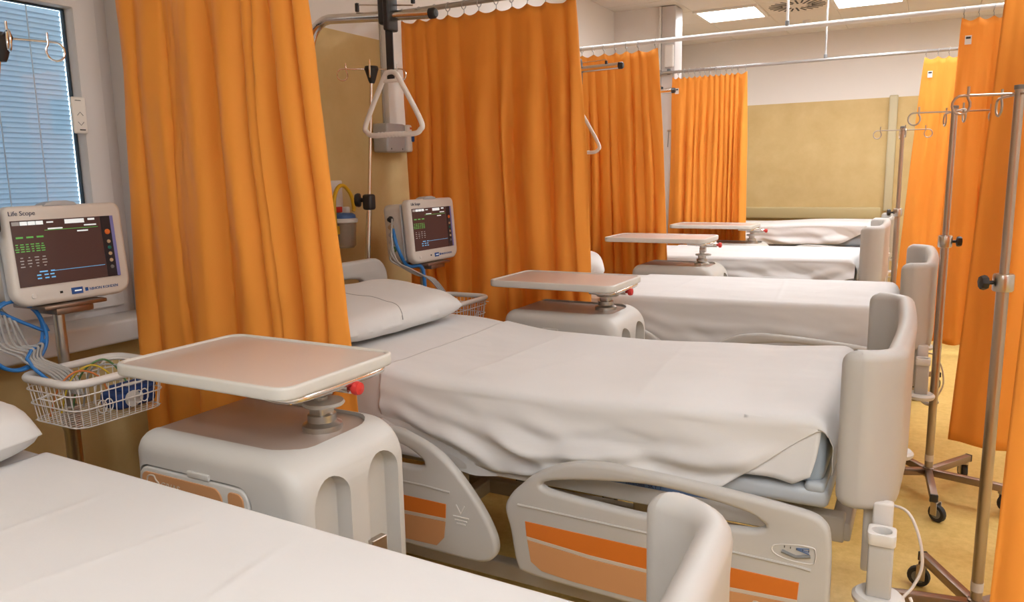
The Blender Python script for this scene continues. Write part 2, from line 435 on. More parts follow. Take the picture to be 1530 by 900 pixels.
# slats between the panes
q = MB(); n = 5
vs = []; fs = []
for j in range(n+1):
    u = -1+2*j/n; x = u*.0105; z = .003*(1-u*u)
    a = R(62); vs += [(x*cos(a)-z*sin(a), -(gy1-gy0)/2+.002, x*sin(a)+z*cos(a)), (x*cos(a)-z*sin(a), (gy1-gy0)/2-.002, x*sin(a)+z*cos(a))]
for j in range(n): fs.append((2*j, 2*j+1, 2*j+3, 2*j+2))
slat_me = bpy.data.meshes.new('slat'); slat_me.from_pydata(vs, [], fs); finish(slat_me, 'slat')
k = 0; z = gz0+.012
while z < gz1-.01:
    link('slat', slat_me, win, (-.018, (gy0+gy1)/2, z)); z += .0175
for yc in (1.655, 1.525, 1.0, .85):
    MB().tube([(-.006, yc, gz0), (-.006, yc, gz1)], .0022, 6).build('ladder_cord', 'cord_white', win)
sill = struct(MB().rbox((XW-.01, (WY0+WY1)/2-.01, .955), (.26, WY1-WY0+.04, .085), .012).build('trim_8', 'sill_white'))
struct(MB().rbox(((XW+wx)/2+.02, WY1-.003, (WZ0+WZ1)/2), (XW-wx+.045, .006, WZ1-WZ0), .002, 1).build('trim_10', 'window_white'))
# blind remote on the sash
rm = thing('blind_control', 'slim white wall remote with up and down arrows on the window sash', 'remote control', (wx+.062, 1.758, 1.745))
MB().rbox((.007, 0, 0), (.014, .052, .13), .006, 3).build('control_body', 'white_plastic', rm)
for sgn, zz in ((1, .005), (-1, -.03)):
    MB().tube([(.0145, -.011, zz-.006*sgn), (.0145, 0, zz+.006*sgn), (.0145, .011, zz-.006*sgn)], .0011, 6).build('arrow_mark', 'grey_plastic', rm)
MB().box((.0142, -.004, .052), (.001, .022, .003)).build('print_line', 'grey_plastic', rm, smooth=False); MB().box((.0142, .004, -.052), (.001, .022, .004)).build('print_line', 'ink', rm, smooth=False)

# ================================================================== BEDS
def rail_parts(root, ysign, lift):
    """foot-end and head-end side rails; outline in bed-local x,z; plates face outwards"""
    yo = -.565*ysign
    def P(pts): return [(x, z+lift) for x, z in pts]
    flip = Matrix.Diagonal((1, ysign, 1, 1))
    foot = P([(-1.02, .50), (-1.0, .545), (-.965, .582), (-.924, .619), (-.86, .654), (-.80, .674), (-.72, .686), (-.64, .685), (-.53, .681), (-.35, .669), (-.23, .657), (-.178, .649), (-.151, .634), (-.136, .603), (-.131, .50), (-.135, .36), (-.16, .31), (-.21, .298), (-.5, .296), (-.8, .300), (-.95, .308), (-.985, .332), (-1.004, .434)])
    hole = P([(-.90, .594), (-.86, .612), (-.72, .636), (-.55, .650), (-.35, .629), (-.292, .606), (-.292, .589), (-.345, .578), (-.565, .563), (-.72, .567), (-.85, .575), (-.89, .582)])
    me = plate(crom(foot, 4), [crom(hole, 4)], .036, .013, 4)
    rl = MB().addme(me, flip @ T(0, yo*ysign, 0) @ XZ); r = rl.build('side_rail', 'bed_plastic', root); fixn(r)
    yf = -(.565+.0185)
    def on(name, outline, m, t=.003, off=0, holes=()):
        me2 = plate(outline, holes, t, t*.4, 1); o = MB().addme(me2, flip @ T(0, yf-off, 0) @ XZ).build(name, m, r); fixn(o); return o
    # raised ridge and panel
    o = MB().tube([Vector(flip @ Vector((x, yf+.001, z+lift))) for x, z in ((-.975, .520), (-.95, .520), (-.35, .515), (-.20, .512), (-.175, .509))], .004, 8).build('ridge', 'bed_plastic', r)
    deep = P([(-.952, .474), (-.20, .472), (-.203, .425), (-.5, .412), (-.75, .414), (-.948, .428)])
    strp = P([(-.948, .430), (-.75, .417), (-.5, .414), (-.203, .427), (-.204, .415), (-.5, .402), (-.75, .404), (-.946, .418)])
    pale = P([(-.946, .418), (-.75, .404), (-.5, .402), (-.204, .415), (-.207, .36), (-.225, .328), (-.5, .318), (-.8, .322), (-.90, .330), (-.935, .352)])
    on('orange_panel', deep, 'orange_deep'); on('stripe', strp, 'stripe', .004); on('pale_panel', pale, 'orange_pale')
    if ysign > 0:
        lg = MB()
        lg.tube([Vector((x, yf-.0035, z+lift)) for x, z in crom([(-.285, .395), (-.305, .397), (-.308, .372), (-.298, .366), (-.292, .375), (-.284, .366), (-.272, .370), (-.27, .385), (-.277, .397)], 3)], .0018, 6, closed=True)
        o = lg.build('logo_mark', 'stripe', r)
        mtext('logo_text', 'GIVAS', .024, 'stripe', r, T(-.262, yf-.003, .373+lift) @ XZ)
    # angle gauge window
    g = P([(-.262, .558), (-.205, .570), (-.172, .570), (-.165, .56), (-.165, .535), (-.175, .525), (-.23, .525), (-.265, .538)])
    g2 = [(-.213+(x+.213)*.93, .547+lift+(z-.547-lift)*.9) for x, z in g]
    on('gauge_outline', crom(g, 3), 'bed_plastic_white', .003, holes=[crom(g2, 3)]); 
    o = MB().tube([flip @ Vector((-.243+.011*i, yf-.001, .546-.0028*(3-abs(i-3))+lift)) for i in range(7)], .0045, 8).build('gauge_slot', 'grey_plastic', r)
    for i in range(5):
        MB().box(flip @ Vector((-.237+.014*i, yf-.001, .5585+lift)), (.0016, .002, .005)).build('gauge_tick', 'ink', r, smooth=False)
    for i in range(3):
        MB().box((0, 0, 0), (.03, .002, .0022), mx=flip @ T(-.195, yf-.001, .562-.004*i+lift) @ RY((-8, 6, 12)[i])).build('gauge_print', 'label_blue', r, smooth=False)
    # head end rail
    head = P([(-1.95, .52), (-1.92, .62), (-1.85, .67), (-1.70, .686), (-1.50, .690), (-1.41, .686), (-1.36, .674), (-1.285, .648), (-1.225, .612), (-1.17, .560), (-1.115, .495), (-1.072, .428), (-1.052, .372), (-1.062, .331), (-1.10, .307), (-1.18, .302), (-1.45, .306), (-1.75, .31), (-1.88, .33), (-1.93, .40)])
    hh = P([(-1.84, .600), (-1.78, .640), (-1.5, .645), (-1.39, .636), (-1.33, .612), (-1.305, .590), (-1.317, .574), (-1.40, .569), (-1.6, .572), (-1.8, .578)])
    me = plate(crom(head, 4), [crom(hh, 4)], .036, .013, 4)
    r = MB().addme(me, flip @ T(0, yo*ysign, 0) @ XZ).build('side_rail', 'bed_plastic', root); fixn(r)
    def on2(name, outline, m, t=.003):
        me2 = plate(outline, [], t, t*.4, 1); o = MB().addme(me2, flip @ T(0, yf, 0) @ XZ).build(name, m, r); fixn(o); return o
    MB().tube([Vector(flip @ Vector((x, yf+.001, z+lift))) for x, z in ((-1.85, .520), (-1.82, .521), (-1.3, .517), (-1.21, .512))], .004, 8).build('ridge', 'bed_plastic', r)
    on2('orange_panel', P([(-1.82, .474), (-1.225, .472), (-1.228, .425), (-1.5, .418), (-1.816, .428)]), 'orange_deep')
    on2('stripe', P([(-1.816, .429), (-1.5, .419), (-1.228, .426), (-1.229, .414), (-1.5, .406), (-1.815, .416)]), 'stripe', .004)
    on2('pale_panel', P([(-1.815, .416), (-1.5, .406), (-1.229, .414), (-1.236, .36), (-1.265, .328), (-1.5, .322), (-1.79, .33), (-1.81, .35)]), 'orange_pale')
    # moulded mark: wedge above three bars
    k = lift
    MB().tube([flip @ Vector((x, yf, z+k)) for x, z in ((-1.188, .478), (-1.172, .452), (-1.158, .478))], .002, 6).build('moulded_mark', 'bed_plastic_white', r)
    for i in range(3): MB().box(flip @ Vector((-1.172, yf, .440-.011*i+k)), (.056-.012*i, .004, .003)).build('moulded_mark', 'bed_plastic_white', r, smooth=False)

def fixn(o):
    bm = bmesh.new(); bm.from_mesh(o.data); bmesh.ops.recalc_face_normals(bm, faces=bm.faces[:]); bm.to_mesh(o.data); bm.free()
    o.data.set_sharp_from_angle(angle=R(38))

def footboard(root, lift, zb=.643, zt=1.040, hw=.5, xo=0):
    th = .022; rc = .085; cx = -th; cyv = hw-th
    path = []
    def tip(s):
        x0 = -.138
        for i in range(6):
            a = i/5*pi/2; path.append((x0+.045*(1-cos(a)) if False else x0+.045*(i/5)**2, s*cyv, max(.12, sin(a)), (1-sin(a))*.035))
    tip(-1)
    for i in range(9):
        a = i/8*pi/2; path.append((cx-rc+rc*sin(a), -cyv+rc-rc*cos(a), 1, 0))
    for i in range(1, 8): path.append((cx+.012*sin(pi*i/8), -cyv+rc+(2*cyv-2*rc)*i/8, 1, 0))
    for i in range(9):
        a = i/8*pi/2; path.append((cx-rc+rc*cos(a), cyv-rc+rc*sin(a), 1, 0))
    k0 = len(path); tip(1); path[k0:] = path[k0:][::-1]
    vs = []; fs = []; ns = 0
    for i, (x, y, wq, drop) in enumerate(path):
        a = path[max(i-1, 0)]; c = path[min(i+1, len(path)-1)]
        t = Vector((c[0]-a[0], c[1]-a[1], 0)).normalized(); nn = Vector((t.y, -t.x, 0))      # outward
        w = th*wq; sec = []
        bt, tp = zb+drop, zt-drop
        for j in range(9):
            q = pi*j/8; sec.append((w*1.12*cos(q), tp-w*1.12+w*1.12*sin(q)))
        sec += [(-w, tp-.07), (-w*.8, (tp+bt)/2), (-w, bt+w)]
        for j in range(7):
            q = pi+pi*j/6; sec.append((w*cos(q), bt+w+w*sin(q)))
        sec += [(w, bt+.06), (w, (tp+bt)/2), (w, tp-.07)]
        ns = len(sec)
        for (u, z) in sec: vs.append((x+nn.x*u, y+nn.y*u, z+lift))
    for i in range(len(path)-1):
        for j in range(ns): fs.append((i*ns+j, i*ns+(j+1) % ns, (i+1)*ns+(j+1) % ns, (i+1)*ns+j))
    fs.append(tuple(reversed(range(ns)))); fs.append(tuple((len(path)-1)*ns+j for j in range(ns)))
    o = mo('footboard', vs, fs, 'bed_plastic', root, ang=50); fixn(o); o.data.set_sharp_from_angle(angle=R(60))
    return o

def caster(parent, x, y, r=.055, name='caster', zt=.16):
    f = MB().rbox((x, y, r*1.35), (.05, .045, r*1.2), .012).build(name, 'grey_plastic', parent)
    MB().lathe([(r*.2, -.013), (r*.9, -.013), (r, -.009), (r, .009), (r*.9, .013), (r*.2, .013)], 20, T(x, y, r) @ RX(90)).build('wheel', 'rubber', f)
    MB().lathe([(.011, 0), (.011, zt-r*1.9), ], 10, T(x, y, r*1.9)).build('stem', 'chrome', f)

def make_bed(name, label, X0, YC, lift):
    root = thing(name, label, 'hospital bed', (X0, YC, 0), 0, 'hospital beds along the window wall')
    footboard(root, lift-(.10 if YC > 8 else 0))
    # headboard with hand opening
    ho = rrect(.96, .46, (.04, .04, .10, .10), 0, .865+lift); hh = crom([(-.30, .955+lift), (-.27, 1.01+lift), (0, 1.02+lift), (.27, 1.01+lift), (.30, .955+lift), (.26, .925+lift), (0, .92+lift), (-.26, .925+lift)], 4)
    mplate('headboard', ho, [hh], .04, .015, 'bed_plastic', root, T(-2.25, 0, 0) @ YZ, 4)
    rail_parts(root, 1, lift); rail_parts(root, -1, lift)
    # mattress platform, side panels with printed strip, under frame
    MB().rbox((-1.165, 0, .637+lift), (2.02, .90, .055), .02).build('mattress_platform', 'platform', root)
    MB().rbox((-.19, 0, .665+lift), (.05, .9, .03), .012).build('mattress_stop', 'platform', root)
    for s in (-1, 1):
        p = MB().rbox((-.80, s*.455, .575+lift), (1.0, .012, .075), .004).build('side_skirt', 'bed_plastic_white', root)
        if s < 0 and YC < 3:
            MB().box((-.72, s*.462, .598+lift), (.66, .002, .016)).build('printed_strip', 'label_blue', p, smooth=False)
            for xx in (-.86, -.62): mtext('printed_word', 'sensitalia  SKY T', .016, 'label_ink', p, T(xx-.07, s*.4635, .592+lift) @ XZ, .0004)
    for s in (-1, 1):
        bm_ = MB().rbox((-1.15, s*.36, .535+lift), (2.06, .05, .07), .006).build('frame_beam', 'frame_paint', root)
        for xx in (-.17, -.20, -.32, -.36):
            a = MB(); a.box((xx, s*.3865, .532+lift), (.006, .002, .02)); a.add([(xx-.009, s*.3865, .540+lift), (xx+.009, s*.3865, .540+lift), (xx, s*.3865, .554+lift)], [(0, 1, 2)])
            a.build('arrow_mark', 'ink', bm_, smooth=False)
    for xx in (-.13, -.55, -1.15, -1.75, -2.16): MB().rbox((xx, 0, .53+lift), (.05, .76, .05), .006).build('cross_beam', 'frame_paint', root)
    for xx in (-.26, -.34, -.44): MB().rbox((xx, -.12, .565+lift), (.035, .3, .05), .006).build('slide_bracket', 'frame_dark', root)
    # foot end posts, bumpers
    for s in (-1, 1):
        MB().rbox((-.05, s*.42, .575+lift), (.05, .05, .22), .008).build('end_post', 'bed_plastic_white', root)
        MB().rbox((-.03, s*.47, .60+lift), (.045, .03, .14), .006, mx=T(0, 0, 0)).build('bumper_arm', 'bed_plastic_white', root)
        bp = MB(); me = plate(rrect(.062, .062, .012), [[(.021*cos(2*pi*i/16), .021*sin(2*pi*i/16)) for i in range(16)]], .03, .004, 2)
        bp.addme(me, T(-.028, s*.535, .61+lift)); o = bp.build('bumper_bracket', 'bed_plastic_white', root)
        MB().rbox((-.028, s*.535, .53+lift), (.054, .05, .135), .006).build('bracket_body', 'bed_plastic', o)
        MB().lathe([(.0, -.012), (.052, -.012), (.058, -.004), (.058, .004), (.05, .012), (0, .012)], 28, T(-.028, s*.535, .452+lift)).build('bumper_disc', 'bed_plastic_white', o)
    # lifting columns and base
    for xx in (-.75, -1.6): MB().rbox((xx, 0, (.2+.5+lift)/2), (.12, .12, .3+lift), .01).build('lift_column', 'frame_paint', root)
    ch = MB()
    for s in (-1, 1): ch.rbox((-1.15, s*.30, .17), (1.6, .05, .06), .008)
    for xx in (-.42, -.75, -1.6, -1.88): ch.rbox((xx, 0, .17), (.05, .6, .06), .008)
    ch.build('chassis', 'frame_paint', root)
    for sx in (-.42, -1.88):
        for s in (-1, 1): caster(root, sx, s*.30, .06)
    # mains lead looped from the foot end
    pts = crom([(-.06, -.30, .59+lift), (.015, -.33, .60+lift), (.05, -.36, .55+lift), (.062, -.38, .48+lift), (.045, -.40, .43+lift), (.025, -.42, .405+lift), (.03, -.43, .39+lift), (.045, -.43, .398+lift), (.04, -.42, .41+lift)], 6, False)
    MB().tube(pts, .0038, 8).build('mains_lead', 'white_plastic', root)
    pts = crom([(-.03, -.40, .45+lift), (-.02, -.41, .40+lift), (.005, -.42, .385+lift), (.03, -.43, .392+lift)], 6, False)
    MB().tube(pts, .009, 8).build('plug', 'bed_plastic_white', root)
    return root

BEDS = [
    (-.20, .55, 0.0,   'nearest white hospital bed, footboard curving at the bottom of the picture'),
    (-.02, 2.42, .035, 'second hospital bed with its pale footboard and orange side rails in full view'),
    (.05, 4.295, .04,    'third hospital bed, its footboard just left of the middle drip stand'),
    (-.24, 6.0, .085,  'fourth hospital bed with a small footboard beside the far drip stand'),
    (-.28, 8.3, .105,  'farthest hospital bed standing against the ochre end wall'),
]
for X0, YC, lf, lab in BEDS: make_bed('hospital_bed', lab, X0, YC, lf)

# mattresses
def piecewise(pts, sm=.5):
    def f(x):
        if x <= pts[0][0]: return pts[0][1]
        for (a, za), (c, zc) in zip(pts, pts[1:]):
            if x <= c:
                t = (x-a)/(c-a); t = t*t*(3-2*t)*sm+t*(1-sm); return za+(zc-za)*t
        return pts[-1][1]
    return f
DIP = [piecewise([(-1.75, .0), (-.2, -.022)]),
       piecewise([(-2.2, .0), (-1.75, -.018), (-1.30, -.062), (-.95, -.064), (-.45, -.044), (-.18, -.024)], 1),
       piecewise([(-1.7, -.065), (-1.0, -.058), (-.18, -.047)]),
       piecewise([(-1.7, -.078), (-.18, -.062)]),
       piecewise([(-1.9, -.03), (-1.3, -.03), (-.6, .0), (-.18, .0)], 1)]
def make_mattress(X0, YC, lf, lab, dip):
    b = MB(); n = 24
    sec = [(p[0], p[1]) for p in rrect(.876, .196, .028, 0, .766, 4)]; ns = len(sec); vs = []; fs = []
    xsn = [0, .004, .012, .028]+[.028+(2.0-.056)*q/n for q in range(1, n)]+[1.972, 1.988, 1.996, 2.0]
    for q in xsn:
        e = min(q, 2.0-q); ins = .028-sqrt(max(0, .028**2-(.028-min(e, .028))**2)); x = -2.17+q
        for (y, z) in sec:
            y2 = y*(1-ins/.438); z2 = .766+(z-.766)*(1-ins/.098)
            vs.append((X0+x, YC+y2, z2+lf+dip(x)*max(0, (z2-.668)/.196)))
    for i in range(len(xsn)-1):
        for j in range(ns): fs.append((i*ns+j, (i+1)*ns+j, (i+1)*ns+(j+1) % ns, i*ns+(j+1) % ns))
    fs.append(tuple(range(ns))); fs.append(tuple((len(xsn)-1)*ns+j for j in reversed(range(ns))))
    b.add(vs, fs)
    tag(b.build('mattress', 'mattress_blue'), lab, 'mattress', 'mattresses on the beds')
ORD = ['nearest bed', 'second bed', 'third bed', 'fourth bed', 'farthest bed']
for i, (X0, YC, lf, lab) in enumerate(BEDS): make_mattress(X0, YC, lf, 'pale blue foam mattress under the sheet of the %s' % ORD[i], DIP[i])

# sheets
def sheet_surface(X0, YC, lf, x0, x1, nearhem, farhem, seed, amp, pad, nx=150, dip=None, creases=(), footdrop=.0, wr=1.0, topw=1.0):
    """cloth over the mattress: cross-section hem - near side - rounded edge - top - far side.  local x in [x0,x1]"""
    hw = .445+pad; zt = .866+pad; rr = .028
    vs = []; fs = []
    sec_n = 64
    for i in range(nx+1):
        x = x0+(x1-x0)*i/nx
        zn, zf = nearhem(x), farhem(x)
        arc = rr*pi/2
        dn = max(.0, (zt-rr)-zn); df_ = max(.0, (zt-rr)-zf); tw = 2*(hw-rr)
        tot = dn+df_+2*arc+tw
        # distribute more points on sides
        params = []
        for j in range(25): params.append(dn*(j/24))
        for j in range(1, 8): params.append(dn+arc*j/7)
        for j in range(1, 41): params.append(dn+arc+tw*j/40)
        for j in range(1, 8): params.append(dn+arc+tw+arc*j/7)
        for j in range(1, 11): params.append(dn+2*arc+tw+df_*j/10)
        sec_n = len(params)
        for sdist in params:
            if sdist <= dn:
                h = (dn-sdist)            # below the edge
                z = zt-rr-h; fall = min(1, h/.18)
                ang = x*9+z*5+seed
                f1 = fbm(x*4.2+z*7.5+seed, z*2.2-x*.6, seed)*1.1+fbm(x*9+z*12, z*3+seed, 3.1)*.4
                f1 += .30*sin(48*(z-.32*(x+.85)**2)+3*fbm(x*3, z*4, seed+2))*sst(.02, .10, h)
                y = -hw-.012*fall-amp*wr*fall*max(-.15, f1+.35)-.004*wr*fbm(x*2, z*9+seed, 7)
                n0 = (0, -1, 0)
            elif sdist <= dn+arc:
                a = (sdist-dn)/rr; y = -hw+rr-rr*cos(a); z = zt-rr+rr*sin(a)
                y -= .003*wr*fbm(x*6, seed, z*4)
            elif sdist <= dn+arc+tw:
                u = sdist-dn-arc; y = -hw+rr+u; z = zt
                e = min(1, u/.1, (tw-u)/.1)
                z += max(-.0045, topw*e*(.006*fbm(x*2.2, y*2.5, seed+5)+.0035*fbm(x*5+y*3, y*6-x*2, seed+9)+.0016*abs(fbm(x*7+y*2, y*14, seed))))
                for (xc, sl, hh) in creases: z += hh*math.exp(-((x-xc-sl*y)/.010)**2)*e
            elif sdist <= dn+2*arc+tw:
                a = (sdist-dn-arc-tw)/rr; y = hw-rr+rr*sin(a); z = zt-rr+rr*cos(a)
            else:
                h = sdist-dn-2*arc-tw; z = zt-rr-h; fall = min(1, h/.15)
                y = hw+.006*fall+amp*.6*fall*abs(fbm(x*6+3, z*2, seed+20))
            # roll down at the foot end
            ft = x1-x; xx = x
            if footdrop and ft < .05:
                a = (1-ft/.05); z -= .05*(1-sqrt(max(0, 1-a*a)))*min(1, max(0, (z-(zt-rr-.02))/.05))
            if dip: z += dip(x)*max(0, min(1, (z-.60)/.25))
            vs.append((X0+xx, YC+y, z+lf))
    for i in range(nx):
        for j in range(sec_n-1):
            a = i*sec_n+j; fs.append((a, a+sec_n, a+sec_n+1, a+1))
    if footdrop:   # sheet wraps over the foot end and tucks under
        base = nx*sec_n; lo = 25+3; hi = sec_n-12
        prev = [base+j for j in range(lo, hi)]
        for k in range(1, 9):
            row = []
            for j in range(lo, hi):
                p = vs[base+j]; d = footdrop*k/8
                row.append(len(vs)); vs.append((p[0]+.012*sst(0, .3, k/8)+.002*fbm(p[1]*8, k, seed), p[1], p[2]-d))
            for q in range(len(row)-1): fs.append((prev[q], row[q], row[q+1], prev[q+1]))
            prev = row
    return vs, fs

HEMS = {
    0: piecewise([(-1.6, .70), (-.17, .70)]),
    1: piecewise([(-1.62, .58), (-1.15, .555), (-.95, .575), (-.70, .625), (-.55, .640), (-.44, .645), (-.415, .650), (-.19, .842), (-.172, .848)], 0),
    2: piecewise([(-1.6, .55), (-.9, .56), (-.3, .57), (-.172, .61)]),
    3: piecewise([(-1.6, .62), (-.9, .63), (-.3, .66), (-.172, .72)]),
    4: piecewise([(-1.6, .66), (-.9, .68), (-.45, .69), (-.172, .82)]),
}
FAR = piecewise([(-2.0, .70), (-.1, .70)])
for i, (X0, YC, lf, lab) in enumerate(BEDS):
    # fitted under-sheet
    vs, fs = sheet_surface(X0, YC, lf, -2.16, -.95 if i == 1 else -1.3, piecewise([(-1.55, .60), (-1.2, .525), (-.95, .565)]) if i == 1 else piecewise([(-3, .69), (0, .69)]), FAR, i*3.1+1, .004, .003, 60, dip=DIP[i])
    o = mo('under_sheet', vs, fs, 'sheet'); tag(o, 'white fitted under-sheet below the pillow of the %s' % ORD[i], 'sheet', 'white under-sheets')
    amp = (.006, .050, .016, .036, .055)[i]
    vs, fs = sheet_surface(X0, YC, lf, (-1.60, -1.56, -1.60, -1.60, -1.6)[i], -.163, HEMS[i], FAR, i*7.3+2, amp, .009, 190, dip=DIP[i], creases=[(-.30, .12, .0016), (-.72, -.10, .0022), (-1.05, .25, .0018), (-1.27, .05, .002), (-.50, .35, .0015)], footdrop=.10, wr=1, topw=(.8, 1.8, 1.0, 1.4, 2.6)[i])
    if i == 1:
        # hospital-corner flap folded in behind the diagonal edge
        n0 = len(vs); nu, nv = 14, 10
        A0, A1 = (-.37, -.18)
        for u in range(nu+1):
            for v_ in range(nv+1):
                s = u/nu; q = v_/nv; x = A0+(A1-A0)*s
                zlow = .690+.004*sin(s*5)+.012*(1-s)
                if s > .72: zlow += (s-.72)*.12
                z = .835+(zlow-.020-.835)*q
                x2 = x-(.020*q*q if s > .5 else 0)*(s-.5)*2
                vs.append((X0+x2, YC-.4445-.016*q-.004*q*(1+sin(s*6+1))-.003*fbm(s*4, q*3, 5), z+lf))
        for u in range(nu):
            for v_ in range(nv):
                a = n0+u*(nv+1)+v_; fs.append((a, a+1, a+nv+2, a+nv+1))
    lb = ['smooth white sheet filling the lower left foreground', 'rumpled white sheet with a folded corner hanging over the second bed',
          'white sheet with a shaded straight drop on the third bed', 'creased white sheet on the fourth bed beside its small footboard', 'loosely wrinkled white sheet on the farthest bed by the end wall'][i]
    o = mo('top_sheet', vs, fs, 'sheet', ang=80); tag(o, lb, 'sheet', 'white top sheets')
    md = o.modifiers.new('thick', 'SOLIDIFY'); md.thickness = .0025; md.offset = 0

# pillows
def make_pillow(loc, rot, sz, seed, lab, seam=True):
    n = 40; vs = []; fs = []
    L_, W_, H_ = sz
    for side in (1, -1):
        for i in range(n+1):
            for j in range(n+1):
                u = -1+2*i/n; v = -1+2*j/n
                pu = 1-.07*u**4; pv = 1-.07*v**4
                h = ((1-abs(u)**6)*(1-abs(v)**7))**.5
                wr = .006*fbm(u*3+seed, v*3, seed)*min(1, h*2)+.004*fbm(u*9*(1+.2*v), v*2+seed, 2)*(1-h)
                vs.append((u*W_/2*pv*1.0, v*L_/2*pu, side*(H_/2*h*(1 if side > 0 else .75)+wr)))
    m = n+1
    for sI in range(2):
        for i in range(n):
            for j in range(n):
                a = sI*m*m+i*m+j; f = (a, a+m, a+m+1, a+1); fs.append(f if sI == 0 else f[::-1])
    me = bpy.data.meshes.new('pillow'); me.from_pydata(vs, [], fs)
    bm = bmesh.new(); bm.from_mesh(me); bmesh.ops.remove_doubles(bm, verts=bm.verts[:], dist=.0015); bm.to_mesh(me); bm.free()
    finish(me, 'pillowcase', True, 80)
    o = link('pillow', me, None, loc, rot); tag(o, lab, 'pillow', 'white pillows on the beds')
    if seam:   # hem line of the pillowcase opening, running across the top
        pts = []
        for j in range(0, 40):
            u = -.98+1.97*j/39; v = -.12+.05*sin(u*3)-.10*max(0, u-.6)
            h = ((1-abs(u)**6)*(1-abs(v)**7))**.5
            wr = .006*fbm(u*3+seed, v*3, seed)*min(1, h*2)+.004*fbm(u*9*(1+.2*v), v*2+seed, 2)*(1-h)
            pts.append((u*W_/2, v*L_/2, H_/2*h+wr-.0008))
        MB().tube(pts, .0022, 6).build('hem_line', 'seam', o)
    return o
make_pillow((-1.985, .565, .952), (0, R(6), R(3)), (.84, .50, .16), 1, 'corner of a white pillow at the left edge on the nearest bed')
make_pillow((-1.975, 2.40, .975), (0, R(8), R(-2)), (.80, .46, .13), 4, 'large white pillow with a seam line on the second bed')
make_pillow((-2.0, 4.42, .94), (0, R(6), R(24)), (.72, .46, .14), 6, 'white pillow peeking out beside the second orange curtain', False)
make_pillow((-2.17, 6.0, .955), (0, R(6), 0), (.76, .46, .12), 8, 'white pillow hidden behind the third orange curtain', False)
make_pillow((-2.2, 8.3, 1.03), (0, R(6), 0), (.76, .46, .12), 9, 'white pillow hidden behind the farthest left curtain', False)

